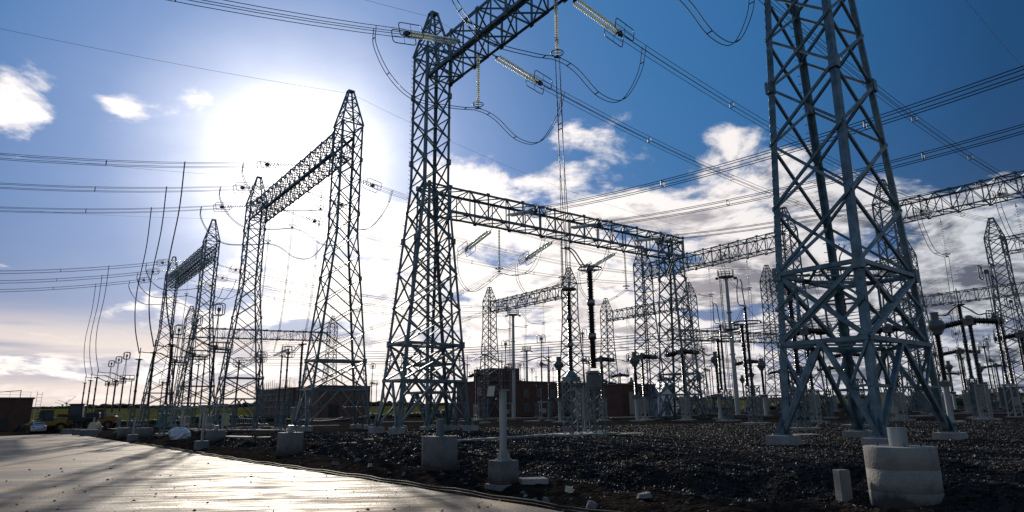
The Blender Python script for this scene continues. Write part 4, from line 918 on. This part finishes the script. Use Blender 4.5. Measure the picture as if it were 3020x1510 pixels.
# concrete piers
def pier(xb,yb,ytop,wpx,label,stub,rounded=True):
    p=PT(xb,yb); zt=H+ray(xb,ytop).z*math.hypot(p.x,p.y)/math.hypot(ray(xb,ytop).x,ray(xb,ytop).y)
    r=pxw(p,wpx)/2; p=p+Vector((p.x,p.y,0)).normalized()*r*.8; h=zt-p.z+.0; p.z-=.25; h+=.25
    t=thing('concrete_pier',label,'concrete pier',p,RZ+.1,'concrete piers along the verge')
    N=40; secs=[0,.38,.385,.69,.695,1.0]; pr=[]
    def prof(R): return [(R*(abs(math.cos(a))**.55)*(1 if math.cos(a)>0 else -1),R*(abs(math.sin(a))**.55)*(1 if math.sin(a)>0 else -1)) for a in [2*PI*i/N for i in range(N)]] if rounded=='sq' else [(R*math.cos(2*PI*i/N),R*math.sin(2*PI*i/N)) for i in range(N)]
    mb=MB(); rings=[(0,1),(.375,1.0),(.38,.985),(.39,1.0),(.685,1.0),(.69,.985),(.70,1.0),(.985,1.0),(1.0,.975)]
    if rounded=='sq': rings=[(0,1.0),(.5,1.0),(.985,1.0),(1.0,.98)]
    vs=[]
    for z,k in rings: vs+=[(x,y,z*h) for x,y in prof(r*k)]
    mb.add(vs,[(j*N+i,j*N+(i+1)%N,(j+1)*N+(i+1)%N,(j+1)*N+i) for j in range(len(rings)-1) for i in range(N)],True); mb.add(vs[-N:],[tuple(range(N))])
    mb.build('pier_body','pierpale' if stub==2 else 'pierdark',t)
    if stub:
        rs=r*.27; hs={1:.34,2:.36,3:.55}[stub]
        MB().cyl((0,0,h),(0,0,h+hs),rs,rs*.97,24).build('steel_stub','steel' if stub==3 else 'galv',t)
        mb=MB()
        for k in range(4): a=PI/2*k+.5; mb.cyl((math.cos(a)*r*.6,math.sin(a)*r*.6,h),(math.cos(a)*r*.6,math.sin(a)*r*.6,h+.07),.02,n=6)
        mb.build('anchor_bolt','fitting',t)
    return p,h,r
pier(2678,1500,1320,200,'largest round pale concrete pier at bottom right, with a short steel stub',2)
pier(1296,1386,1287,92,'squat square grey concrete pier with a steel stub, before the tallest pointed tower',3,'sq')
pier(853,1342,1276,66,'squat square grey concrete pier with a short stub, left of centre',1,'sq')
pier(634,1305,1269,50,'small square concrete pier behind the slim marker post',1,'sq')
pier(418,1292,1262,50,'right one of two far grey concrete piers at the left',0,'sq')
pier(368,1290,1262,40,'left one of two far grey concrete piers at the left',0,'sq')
# floodlight post
p=PT(1485,1440); p=p+Vector((p.x,p.y,0)).normalized()*.35; g_=p.z; u=pxw(p,1)
p.z-=.22
t=thing('floodlight_post','round galvanised post with a square floodlight, standing on a stepped concrete block','floodlight post',p,RZ)
MB().box((0,0,.05),(100*u*.8,100*u*.8,.5)).build('slab','concrete',t,bevel=.02)
zb=.30; MB().box((0,0,zb+33*u),(66*u,66*u,66*u)).build('footing','pierdark',t,bevel=.015)
z1=zb+66*u; z2=z1+204*u
MB().cyl((0,0,z1),(0,0,z2),11*u,n=24).cyl((0,0,z1),(0,0,z1+.03),24*u,n=20).build('post','galv',t)
mb=MB()
for k in range(4): a=PI/2*k+.6; d=Vector((math.cos(a),math.sin(a),0)); mb.add([d*11*u+Vector((0,0,z1+.02)),d*23*u+Vector((0,0,z1+.02)),d*11*u+Vector((0,0,z1+36*u))],[(0,1,2)]); mb.cyl(d*19*u+Vector((0,0,z1)),d*19*u+Vector((0,0,z1+.16)),.012,n=6)
mb.build('stiffener_fins','galv',t)
MB().box((0,0,z2+.0),(30*u,26*u,.03)).build('cap','galv',t)
rr_=t.matrix_basis.to_3x3().inverted(); c_=rr_@Vector((-34*u,-.02,0)); c_.z=z2-2*u
f_=thing('floodlight','square floodlight lamp with pale lens clamped to the post, facing left','floodlight',p+Vector((-34*u,-.02,z2-4*u)),math.radians(-38))
mb=MB().box((0,0,0),(.05,32*u,36*u)); mb.box((.05,0,0),(.07,24*u,26*u)); b_o=mb.build('housing','darkmach',f_,bevel=.01); 
MB().box((-.03,0,0),(.012,27*u,31*u)).build('lens','lens',f_)
MB().bar((.02,0,-12*u),(30*u,.02,-10*u),.03).build('bracket','fitting',f_)
f_.rotation_euler=(0,math.radians(14),math.radians(52))
MB().tube(spline([(.04,0,-14*u),(.1,0,-22*u),(.25,.02,-18*u),(.35,.1,-8*u)]),.012,6).build('cable','wire',f_)
# slim marker post, small posts
def post_on(xb,yb,ytop,wpx,label,bw=34):
    p=PT(xb,yb); u=pxw(p,1); t=thing('small_post',label,'post',p+Vector((0,0,-.05)),RZ,'small posts on blocks along the verge'); hb=bw*u*.75
    MB().box((0,0,hb/2),(bw*u,bw*u,hb)).build('footing','concrete',t,bevel=.015); MB().cyl((0,0,hb),(0,0,(yb-ytop)*u),wpx*u/2,n=14).box((0,0,(yb-ytop)*u),(wpx*u*1.3,wpx*u*1.3,.04)).build('post','galv',t)
post_on(593,1324,1212,8,'slim grey post on a block in front of the caged posts')
post_on(390,1300,1235,5,'short grey post on a small block near the far piers',26)
post_on(272,1284,1232,5,'short grey post at the left tip of the gravel verge',18)
# low concrete block and slabs
def slab(x,y,wpx,dm,h,label,m='concrete_light',rz=.2):
    p=PT(x,y); w_=pxw(p,wpx); o=MB().box((0,0,0),(w_,dm,h)).build('concrete_slab',m,bevel=.02); o.location=p+Vector((0,dm*.4,h*.3)); o.rotation_euler=(0,0,rz); return tag(o,label,'concrete slab','concrete slabs lying in the yard')
slab(1573,1428,82,.5,.17,'pale low concrete slab beside the floodlight block')
slab(2498,1478,36,.22,.75,'small upright concrete block left of the largest pier','concrete')
slab(1870,1280,62,.9,.06,'thin flat slab in the gravel right of the ribbed insulators'); slab(2003,1241,34,.9,.08,'small flat slab before the flat-topped column'); slab(2378,1284,84,.8,.06,'flat slab behind the nearest tower legs'); slab(2820,1242,62,.7,.06,'flat slab right of the nearest tower')
slab(1570,1243,45,1.2,.1,'flat slab below the ringed disconnector at centre'); slab(1010,1309,76,.5,.08,'narrow bright slab in the gravel left of centre'); slab(1085,1298,28,.4,.07,'tiny bright slab near the tall tower feet')
# cable trench covers: long pale strips
def strip(x0,y0,x1,y1,wd,label):
    p=PT(x0,y0);q=PT(x1,y1); p.z=G0(p.x,p.y)+.05;q.z=G0(q.x,q.y)+.05; o=MB().bar((0,0,0),q-p,wd,.14).build('cable_trench_cover','concrete_light',bevel=.02); o.location=p; return tag(o,label,'cable trench','cable trench covers')
strip(1345,1303,1655,1284,.6,'long pale trench cover strip running to the ribbed insulators'); strip(1655,1284,1790,1276,.5,'pale trench cover strip under the ribbed insulators')
strip(640,1288,800,1293,.8,'bright trench cover strip left of the square pier'); strip(560,1268,900,1272,.6,'pale trench cover strip across the left yard'); strip(700,1262,1000,1256,.5,'pale strip behind the sunlit tower feet')
strip(1800,1233,2060,1226,1.0,'pale far strip below the flat-topped column'); strip(1360,1236,1720,1231,1.0,'pale far strip below the masts'); strip(2560,1232,2760,1227,.8,'pale strip behind the right legs of the nearest tower'); strip(2760,1222,3010,1219,.8,'pale strip near the right edge'); strip(1120,1246,1400,1242,.7,'pale strip behind the tallest pointed tower')
# pale stones / scraps on the dirt
for x,y,wp,lb in((990,1372,34,'pale broken slab fragment on the dirt left of centre'),(1055,1362,26,'second pale fragment beside the broken slab'),(1090,1378,24,'orange-tinted flat fragment on the dirt'),(1680,1452,40,'long tan fragment lit at its edge'),(1900,1472,62,'folded grey fragment on the dirt at bottom'),(1610,1484,24,'blue-grey scrap at the road edge'),(1745,1500,56,'dark flat scrap at the bottom edge'),(1190,1402,20,'small grey fragment before the square pier')):
    p=PT(x,y); w_=pxw(p,wp); me=MB(); n_=9; vs=[]
    for k in range(n_): a=2*PI*k/n_; R=w_/2*random.uniform(.7,1.1); vs.append((R*math.cos(a),R*.6*math.sin(a),random.uniform(0,.05)))
    vs+= [(v[0]*.8,v[1]*.8,v[2]+.08+.06*random.random()) for v in vs]
    me.add(vs,[(k,(k+1)%n_,n_+(k+1)%n_,n_+k) for k in range(n_)]+[tuple(range(n_,2*n_))])
    o=me.build('rubble_fragment','beige' if 'tan' in lb or 'orange' in lb else 'concrete'); o.location=p+Vector((0,0,-.02)); o.rotation_euler=(.1,.1,random.random()*3); tag(o,lb,'rubble','rubble fragments on the dirt')
# edge board and dowels along the road
def edgept(a,s,dz): e_=float(be(a))+s; p=W(a,e_); return Vector((p.x,p.y,G0(p.x,p.y)-.5+.0045*max(-20,min(110,p.y))+dz))
pts=[edgept(a,.42+.03*math.sin(a),.02+.02*math.sin(a*2.3)) for a in np.arange(5,60,.8)]; o0=pts[0]
mb=MB().tube([q-o0 for q in pts],.022,5).tube([q-o0+Vector((0,.03,-.07)) for q in pts],.02,5); o=mb.build('edge_rail','edging'); o.location=o0; tag(o,'thin pale timber and string line laid along the edge of the concrete road','edging')
mb=MB()
for a in np.arange(6,62,.42): 
    p=edgept(a,0,-.06); q=edgept(a,.16,-.05+.05*random.random()); mb.bar(p,q,.016); 
    if random.random()<.6: mb.bar(q,q-Vector((0,0,.12)),.012)
d_=mb.build('dowel_bars','rebar'); d_['kind']='structure'
# weeds
for x,y,lb in((1790,1293,'small yellow-green weed tuft left of the flat slab'),(2135,1272,'yellow-green weed tuft in the gravel right of centre'),(2020,1276,'faint weed tuft between the flat slab and the larger tuft')):
    p=PT(x,y); mb=MB()
    for k in range(50):
        a=random.random()*6.28; r=random.random()**.7*.55; b_=Vector((r*math.cos(a),r*math.sin(a),0)); t_=b_+Vector((random.uniform(-.08,.08),random.uniform(-.08,.08),random.uniform(.06,.16))); mb.add([b_-Vector((.012,0,0)),b_+Vector((.012,0,0)),t_],[(0,1,2)])
    o=mb.build('weed_tuft','grass'); o.location=p; tag(o,lb,'weed','weed tufts in the gravel')
# ---- buildings
def bld(name,label,corner,la,lb_,h,mwall,parts,mroof='greywall',group=None):
    t=thing(name,label,'building',corner,RZ,group)  # local +x = a (away left), -y = b (away right)
    x0,x1=(0,la) if la>0 else (la,0); y0,y1=(-lb_,0) if lb_>0 else (0,-lb_)
    MB().box(((x0+x1)/2,(y0+y1)/2,h/2-.5),(x1-x0,y1-y0,h+1)).build('wall',mwall,t)
    r=MB().box(((x0+x1)/2,(y0+y1)/2,h+.12),(x1-x0+.4,y1-y0+.4,.24)).build('roof',mroof,t)
    for kind,face,u0,u1,z0,z1,m in parts:
        # face 'a': wall at x=x0 side (faces viewer, runs in b); 'b': wall at y=y1 side (runs in a)
        if face=='a': c_=(x0-.03,-(u0+u1)/2,(z0+z1)/2); s_=(.12,u1-u0,z1-z0)
        else: c_=((u0+u1)/2,y1+.03,(z0+z1)/2); s_=(u1-u0,.12,z1-z0)
        w_=MB().box(c_,s_).build(kind,m,t)
        if kind=='window':
            f_=(.2,s_[1]+.2,.1) if face=='a' else (s_[0]+.2,.2,.1); MB().box((c_[0],c_[1],z0-.06),f_).box((c_[0],c_[1],z1+.05),f_).build('sill','concrete',w_)
    return t,r
c=P(84,1270,-.12); c=Vector((c.x,c.y,c.z-.2)); hb=5.8
b1,rf=bld('brick_building','low dark brick building cut by the left edge of the photo',c,14,-34,hb,'brick',[('window','a',-13,-8.8,1.4,2.9,'glasswin'),('window','a',-22,-18,1.4,2.9,'glasswin'),('light_strip','a',-12,-6.5,3.7,3.85,'white'),('door','a',-4.4,-3.2,0.3,2.4,'darkmach')])
mb=MB()
for y in np.arange(.5,34,3): mb.bar((.3,y,hb+.2),(.3,y,hb+1.2),.05)
mb.bar((.3,.5,hb+1.2),(.3,33,hb+1.2),.05).bar((.3,.5,hb+.7),(.3,33,hb+.7),.04).build('roof_railing','white',rf)
mb=MB().bar((1,2,hb+.2),(1,2,hb+1.6),.12).bar((1,2,hb+1.5),(1,11,hb+.5),.1).bar((1,10,hb+.3),(1,14,hb+1.5),.5,.2).build('roof_equipment','roofblue',rf)
mb=MB()
for x in(-.0,.6): mb.bar((x+.4,-.45,0),(x+.4,-.45,hb+1.3),.06)
for z in np.arange(.4,hb+.6,.35): mb.bar((.4,-.45,z),(1.0,-.45,z),.04)
for z in np.arange(2.4,hb+1.3,.6): mb.bar((.4,-.45,z),(.4,-1.2,z),.04).bar((1.0,-.45,z),(1.0,-1.2,z),.04).bar((.4,-1.2,z),(1,-1.2,z),.04)
mb.bar((.4,-1.2,2.4),(.4,-1.2,hb+1.2),.04).bar((1,-1.2,2.4),(1,-1.2,hb+1.2),.04).build('caged_ladder','white',b1)
c=P(935,1240,0); 
b2_,rf=bld('brick_building','large dark brick hall behind the sunlit towers, left of the tallest tower',c,18,15,9.0,'brickdark',[('door','a',3,6,0,4,'darkmach'),('window','a',9,11,3,5,'glasswin'),('window','b',4,7,4,6,'glasswin'),('window','b',11,14,4,6,'glasswin'),('gutter','b',0,18,8.5,8.7,'steel'),('gutter','a',0,15,8.5,8.7,'steel')])
c2=c+ah*18.2-bh*.5; b3,rf=bld('scaffolded_building','grey unfinished block wrapped in scaffolding, left of the large brick hall',c2,34,14,9.0,'greywall',[('window','b',3+5*k,5.6+5*k,2.2+3.4*j,4.2+3.4*j,'darkmach') for k in range(6) for j in range(2)])
mb=MB()
for k in range(18):
    x=k*1.9; mb.bar((x,1.2,0),(x,1.2,10.6+random.random()*1.6),.09)
for z in np.arange(1.8,10.6,1.9): mb.bar((0,1.2,z),(33,1.2,z),.07).box((16.5,.8,z-.1),(33,.7,.06))
for k in range(0,17,2): mb.bar((k*1.9,1.2,0),(k*1.9+1.9,1.2,3.7),.05).bar((k*1.9+1.9,1.2,3.7),(k*1.9,1.2,7.4),.05)
mb.build('scaffolding','steel_far',b3)
mb=MB()
for k in range(26): mb.bar((2+k*1.15,-.6-(k%3)*2,9),(2+k*1.15,-.6-(k%3)*2,10.3+random.random()*1.8),.06)
mb.build('rebar_starter','steel_far',b3)
c=P(1444,1231,0)
win=[('window','a',10+4.2*k,11.8+4.2*k,1.2+3.4*j,3.0+3.4*j,'glasswin') for k in range(6) for j in range(2)]
b4,rf=bld('brick_building','reddish brick control building behind the two masts',c,14,36,8.2,'brick',win+[('window','b',3,5,5,6.8,'glasswin')])
MB().box((4,-5,9.6),(8,8,3.4)).build('stair_tower','brick',rf)
c=P(1838,1229,0); bld('brick_building','small brick block left of the flat-topped column',c,8,14,5.4,'brick',[('window','a',3,5,3,4.6,'glasswin'),('window','a',8,10,3,4.6,'glasswin')])
# gabled white shelter and blue-roof shed
def gable(name,label,p,w_,d,h,hr,mw,mr):
    t=thing(name,label,'shed',p,math.radians(8)); MB().box((0,0,h/2),(w_,d,h)).add([(-w_/2,-d/2,h),(w_/2,-d/2,h),(0,-d/2,h+hr),(-w_/2,d/2,h),(w_/2,d/2,h),(0,d/2,h+hr)],[(0,1,2),(4,3,5)]).build('wall',mw,t)
    MB().add([(-w_/2-.2,-d/2-.2,h-.1),(0,-d/2-.2,h+hr+.05),(0,d/2+.2,h+hr+.05),(-w_/2-.2,d/2+.2,h-.1)],[(0,1,2,3)]).add([(w_/2+.2,-d/2-.2,h-.1),(0,-d/2-.2,h+hr+.05),(0,d/2+.2,h+hr+.05),(w_/2+.2,d/2+.2,h-.1)],[(0,3,2,1)]).build('roof',mr,t)
    MB().box((0,-d/2-.03,h*.42),(w_*.3,.1,h*.8)).build('door','cabinetdark',t); return t
p=P(1958,1226,0); gable('site_hut','white gabled hut seen between the legs of the flat-topped column',on(p.x,p.y),3.4,4,3.0,2.6,'white','roofblue')
p=P(1812,1228,0); gable('site_hut','hut with a blue-grey roof left of the small brick block',on(p.x,p.y),4.6,6,3.6,1.6,'greywall','roofblue')
# ---- cabinets near switchgear
def cab(x,y,wm,hm,label,m='cabinet',legs=.5,grp='control cabinets in the yard'):
    p=P(x,y); p=on(p.x,p.y); t=thing('control_cabinet',label,'cabinet',p,RZ+PI,grp); d=wm*.7
    b_=MB().box((0,0,legs+hm/2),(wm,d,hm)).build('body',m,t,bevel=.02)
    MB().box((0,0,legs+hm+.03),(wm*1.12,d*1.2,.06)).build('canopy',m,t)
    dr=MB().box((wm/2+.015,0,legs+hm/2),(.03,d*.86,hm*.9)).box((0,d/2+.015,legs+hm/2),(wm*.86,.03,hm*.9)).build('door',m,t); MB().box((wm/2+.05,d*.3,legs+hm*.5),(.04,.04,.2)).box((wm*.3,d/2+.05,legs+hm*.5),(.04,.04,.2)).build('handle','darkmach',dr)
    if legs>.2:
        mb=MB()
        for sx_ in(-.42,.42):
            for sy in(-.42,.42): mb.bar((wm*sx_,d*sy,0),(wm*sx_,d*sy,legs),.06)
        mb.build('stand','galv',t)
cab(1722,1279,.75,1.9,'tall grey-beige control cabinet between the two ribbed insulators',legs=.85)
for x,y,w_,h_,lb in((612,1272,.9,1.1,'beige cabinet right of the road-edge post'),(662,1270,.9,1.3,'beige cabinet beside the small square pier'),(548,1268,.8,1.1,'beige cabinet among the far disconnectors'),(345,1262,1.2,1.3,'pale cabinet below the far arresters'),(1700,1236,1.2,2.2,'pale cabinet behind the ribbed insulators'),(1875,1233,1.3,3.2,'tall pale cabinet beside the T-shaped breaker'),(2255,1226,1.2,2.0,'pale cabinet left of the nearest tower'),(2620,1236,1.4,1.8,'tan cabinet between the right legs of the nearest tower'),(2900,1216,1.6,3.0,'large grey cabinet behind the T-shaped breaker at right'),(2985,1212,1.8,2.4,'wide grey cabinet at the right edge'),(2730,1214,1.0,2.0,'grey cabinet left of the large transformer pedestal')):
    cab(x,y,w_,h_,lb,'beige' if 'beige' in lb or 'tan' in lb else 'cabinet' if 'pale' in lb else 'cabinetdark')
p=P(874,1256); p=on(p.x,p.y); t=thing('metal_kiosk','small metal kiosk with a bright sunlit top beside the worker','kiosk',p,RZ); MB().box((0,0,1.3),(1.4,1.2,2.5)).build('body','cabinetdark',t); MB().box((0,0,2.62),(1.7,1.5,.14)).build('roof','white',t); MB().box((-.72,0,1.2),(.05,.8,1.9)).build('door','steel',t)  # white roof colour stands in for sun glare off sheet metal
p=P(480,1262); p=on(p.x,p.y); t=thing('site_toilet','teal portable cabin between the distant tower legs','cabin',p,RZ+.2); MB().box((0,0,1.1),(1.2,1.2,2.2)).build('body','teal',t,bevel=.04); MB().box((0,0,2.28),(1.3,1.3,.16),0,.8).build('roof','white',t); MB().box((-.61,0,1.05),(.04,.8,1.9)).build('door','teal',t)
# marker barrier with red light
p=P(2155,1231); p=on(p.x,p.y); t=thing('warning_post','orange-red warning post at the foot of the slim ringed divider','warning post',p,0); MB().cyl((0,0,0),(0,0,.06),.3,n=14).build('base','rubber',t); MB().cyl((0,0,.06),(0,0,1.1),.16,.12,12).build('post','orangepaint',t)
# white railing
p=PT(652,1254); q=PT(748,1251); t=thing('white_railing','low white site railing behind the caged posts, left','railing',p,math.atan2((q-p).y,(q-p).x)); L=(q-p).length; mb=MB().bar((0,0,1.15),(L,0,1.15),.08).bar((0,0,.2),(L,0,.2),.06)
for k in range(int(L/.35)): mb.bar((k*.35,0,.2),(k*.35,0,1.15),.03)
mb.build('rail_panel','white',t)
# barrier tape lines
for i,(a_,b_,sg) in enumerate((((840,1250),(1080,1236),.4),((840,1256),(1080,1240),.5),((880,1262),(1010,1246),.4),((700,1246),(850,1240),.3))):
    p=PT(*a_);q=PT(*b_); p.z+=1.0;q.z+=1.0; pts=caten(p,q,sg,14); o=MB().tube([v-p for v in pts],.035,4).build('barrier_rope','rope'); o.location=p; tag(o,('upper','middle','lower','leftmost')[i]+' pale barrier rope sagging behind the sunlit tower legs','rope','barrier ropes')
for i,(a_,b_) in enumerate((((282,1250),(345,1278)),((290,1268),(350,1281)))):
    p=PT(*a_);q=PT(*b_); p=p+Vector((0,0,1.1-.6*i)); q=q+Vector((0,0,.5)); pts=caten(p,q,.7,14); o=MB().tube([v-p for v in pts],.05,4).build('barrier_rope','rope'); o.location=p; tag(o,('upper','lower')[i]+' slack pale rope at the left tip of the verge','rope','barrier ropes')
p=PT(276,1283); t=thing('cable_drum','small wooden cable drum at the left tip of the verge','cable drum',p+Vector((0,0,.75)),RZ+.5)
for s in(-.3,.3): MB().cyl((0,s-.04,0),(0,s+.04,0),.75,n=20).build('flange','beige',t)
MB().cyl((0,-.28,0),(0,.28,0),.4,n=16).build('core','rope',t)
# white sack
p=PT(517,1296); t_=MB(); n_=18; prs=[(0.02,0),(.8,.02),(.95,.3),(.9,.6),(.7,.85),(.4,.95),(.02,.93)]; vs=[]
for r,z in prs:
    for k in range(n_): a=2*PI*k/n_; j=1+.16*math.sin(a*3+z*4)+.09*math.sin(a*7+z*9); vs.append((r*j*math.cos(a)*.9,r*j*math.sin(a)*.7,z*(1+.12*math.sin(a*2))))
t_.add(vs,[(j*n_+k,j*n_+(k+1)%n_,(j+1)*n_+(k+1)%n_,(j+1)*n_+k) for j in range(len(prs)-1) for k in range(n_)])
o=t_.build('bulk_bag','bagwhite'); o.location=p+Vector((0,.6,-.05)); tag(o,'crumpled white bulk bag lying near the small pier','bag')
# ---- car seen from behind
def loftbox(mb,secs):   # list of cross-sections (x positions) each a list of (y,z)
    n_=len(secs[0][1]); vs=[(x,y,z) for x,pr in secs for y,z in pr]
    mb.add(vs,[(i*n_+k,i*n_+(k+1)%n_,(i+1)*n_+(k+1)%n_,(i+1)*n_+k) for i in range(len(secs)-1) for k in range(n_)]+[tuple(range(n_))[::-1],tuple(range((len(secs)-1)*n_,len(secs)*n_))],True); return mb
p=P(112,1277,-.1); p.z=gz(p.x,p.y)+.03; t=thing('parked_car','white sedan seen from behind, parked by the brick building','car',p,math.atan2(p.y,p.x)+.04)
def pr(w_,z0,z1): return [(-w_*.92,z0),(-w_,z0+.12),(-w_,z1-.12),(-w_*.9,z1),(w_*.9,z1),(w_,z1-.12),(w_,z0+.12),(w_*.92,z0)]
loftbox(MB(),[(0,pr(.84,.28,.92)),(.15,pr(.9,.22,1.0)),(1.0,pr(.91,.2,1.0)),(3.4,pr(.91,.2,.92)),(4.3,pr(.86,.24,.8)),(4.5,pr(.75,.3,.66))]).build('body','carwhite',t)
loftbox(MB(),[(.55,pr(.76,.95,1.0)),(1.35,pr(.66,.95,1.4)),(2.5,pr(.66,.95,1.42)),(3.3,pr(.74,.9,.96))]).build('roof','carwhite',t)
MB().add([(.62,-.62,1.03),(.62,.62,1.03),(1.25,.54,1.36),(1.25,-.54,1.36)],[(0,3,2,1)]).build('rear_window','glasswin',t)
for y in(-.68,.68): MB().box((.02,y,.76),(.08,.34,.14)).build('tail_light','redlamp',t)
MB().box((-.02,0,.72),(.03,.5,.12)).build('number_plate','white',t)
for x in(.85,3.6):
    for y in(-.82,.82):
        wh_=MB().cyl((x,y-.1,.31),(x,y+.1,.31),.31,n=16).build('wheel','rubber',t); MB().cyl((x,y-.11,.31),(x,y+.11,.31),.19,n=12).build('rim','ringmetal',wh_)
# ---- construction machines
def machine(x,y,s,label,body='yellow',cabm='darkmach',rz=0,boom=True):
    p=P(x,y,-.05); p.z=gz(p.x,p.y); t=thing('wheel_loader',label,'construction machine',p,rz,'yellow construction machines'); t.scale=(s,s,s)
    MB().box((0,0,1.25),(4.2,1.5,.7)).box((-1.5,0,1.75),(1.5,1.4,.7)).build('chassis',body,t,bevel=.08)
    c_=MB().box((.3,0,2.35),(1.5,1.35,1.5),0,.9).build('cab',cabm,t,bevel=.05); MB().box((.3,0,3.16),(1.7,1.5,.12)).build('cab_roof',body,c_); MB().box((1.07,0,2.45),(.05,1.1,1.0)).box((.3,-.67,2.45),(1.1,.05,1.0)).box((.3,.67,2.45),(1.1,.05,1.0)).build('window','glasswin',c_)
    for wx in(-1.35,1.35):
        for wy in(-.85,.85): w_=MB().cyl((wx,wy-.25,.7),(wx,wy+.25,.7),.7,n=18).build('wheel','rubber',t); MB().cyl((wx,wy-.27,.7),(wx,wy+.27,.7),.33,n=12).build('rim',body,w_)
    if boom:
        for wy in(-.4,.4): MB().bar((1.2,wy,1.6),(3.0,wy,.9),.2,.3).build('lift_arm',body,t)
        MB().add([(2.9,-1.2,.1),(2.9,1.2,.1),(3.0,1.2,1.2),(3.0,-1.2,1.2),(3.9,-1.2,.15),(3.9,1.2,.15)],[(0,1,2,3),(0,4,5,1),(0,3,4),(1,5,2)]).build('bucket','darkmach',t)
    return t
machine(137,1274,1.0,'yellow loader with a boxy cab right beside the white car',rz=-2.2)
machine(182,1272,.8,'small orange-yellow machine right of the loader by the car',body='orangepaint',rz=-1.4)
machine(226,1270,1.25,'largest dark-cabbed machine behind the far left arresters',body='darkmach',rz=-2.7)
machine(296,1266,1.0,'orange machine behind the far ringed disconnectors',body='orangepaint',rz=-2.9)
# concrete blocks near machines
for i,(x,y) in enumerate(((205,1279),(240,1281),(262,1283))):
    p=P(x,y,-.1); p.z=gz(p.x,p.y)+.3; o=MB().box((0,0,0),(1.7,.9,.9)).build('barrier_block','concrete',bevel=.04); o.location=p; o.rotation_euler=(0,0,.3*i); tag(o,('left','middle','right')[i]+' grey concrete block in front of the parked machines','concrete block','concrete blocks before the machines')
# ---- worker in a hi-vis vest
p=P(858,1252); p=on(p.x,p.y); t=thing('person','worker in a hi-vis yellow-green vest and dark trousers standing with arms lowered','person',p,math.atan2(p.y,p.x)-PI/2+.3)
J=[((0,0,.95),(.15,.11)),((0,.01,1.15),(.14,.1)),((0,.0,1.36),(.17,.11)),((0,0,1.5),(.06,.06)),((0,-.01,1.64),(.095,.11)),
   ((.2,0,1.42),(.06,.06)),((.25,.02,1.14),(.045,.045)),((.27,-.08,.9),(.035,.035)),((-.2,0,1.42),(.06,.06)),((-.25,.02,1.14),(.045,.045)),((-.27,-.06,.9),(.035,.035)),
   ((.1,0,.88),(.1,.1)),((.11,-.02,.48),(.065,.065)),((.12,.03,.09),(.045,.045)),((.13,-.1,.04),(.04,.03)),((-.1,0,.88),(.1,.1)),((-.12,0,.48),(.065,.065)),((-.13,.04,.09),(.045,.045)),((-.15,-.09,.04),(.04,.03))]
ED=[(0,1),(1,2),(2,3),(3,4),(2,5),(5,6),(6,7),(2,8),(8,9),(9,10),(0,11),(11,12),(12,13),(13,14),(0,15),(15,16),(16,17),(17,18)]
me=bpy.data.meshes.new('body'); me.from_pydata([j[0] for j in J],ED,[]); o=bpy.data.objects.new('body',me); C.objects.link(o); o.parent=t; me.materials.append(MAT['navy'])
sk=o.modifiers.new('skin','SKIN')
for i,j in enumerate(J): me.skin_vertices[0].data[i].radius=j[1]
me.skin_vertices[0].data[0].use_root=True
ss=o.modifiers.new('sub','SUBSURF'); ss.levels=1; ss.render_levels=2
MB().lathe([(.16,.92),(.19,1.05),(.21,1.3),(.19,1.43),(.1,1.5)],n=14).build('vest','hivis',t)
MB().lathe([(.125,1.69),(.125,1.74),(.1,1.82),(.02,1.86)],(0,-.01,0),n=12).build('hard_hat','white',t)
# ---- wind turbines on the horizon
for x,y,lb,r_ in((184,1194,'left and smaller of two distant wind turbines on the horizon',20),(196,1189,'right one of two distant wind turbines on the horizon',24)):
    r=ray(x,y); d=1900/math.hypot(r.x,r.y); q=O+r*d; zb=float(terrain(np.array([q.x]),np.array([q.y]))[0][0]); t=thing('wind_turbine',lb,'wind turbine',(q.x,q.y,zb),math.atan2(q.y,q.x)+.5,'wind turbines on the horizon')
    hh=q.z-zb; MB().cyl((0,0,0),(0,0,hh),1.8,1.0,8).build('tower','steel_far',t); MB().box((0,0,hh),(6,2.5,2.5)).build('nacelle','steel_far',t)
    for k in range(3): a=2*PI*k/3+.3; MB().bar((-3,0,hh),(-3,math.cos(a)*r_,hh+math.sin(a)*r_),1.2,.5).build('blade','steel_far',t)
# ---- treeline on the horizon and dark hedge behind the yard
def belt(name,label,r0,h0,h1,a0,a1,n_,m,seed,cl=5,kind='stuff'):
    rs=random.Random(seed); mb=MB()
    for i in range(n_):
        th=math.radians(a0+(a1-a0)*(i+rs.random())/n_); d=r0*rs.uniform(.97,1.05); x,y=d*math.sin(th),d*math.cos(th); zb=gz(x,y); h=h0+(h1-h0)*rs.random()*(.55+.45*math.sin(th*37+seed)); w_=h*rs.uniform(1.1,2.4)
        k=cl; vs=[(x,y,zb+h)]
        for lv,(rr,zz) in enumerate(((.35,.86),(.55,.5),(.5,-.1))):
            for j in range(k): a=2*PI*j/k+rs.random()*.5; q=rr*w_*rs.uniform(.8,1.2); vs.append((x+q*math.cos(a),y+q*math.sin(a),zb+h*zz*rs.uniform(.9,1.1)))
        fs=[(0,1+j,1+(j+1)%k) for j in range(k)]+[(1+l_*k+j,1+(l_+1)*k+j,1+(l_+1)*k+(j+1)%k,1+l_*k+(j+1)%k) for l_ in range(2) for j in range(k)]
        mb.add(vs,fs)
    o=mb.build(name,m); o['kind']=kind; return tag(o,label,'trees')
belt('treeline','dark far-off belt of trees along the horizon',1050,4,9,-52,50,900,'treeline',3)
belt('hedge','dark low scrub between the yard and the green field',205,1.0,2.6,-52,50,1500,'bush',5)
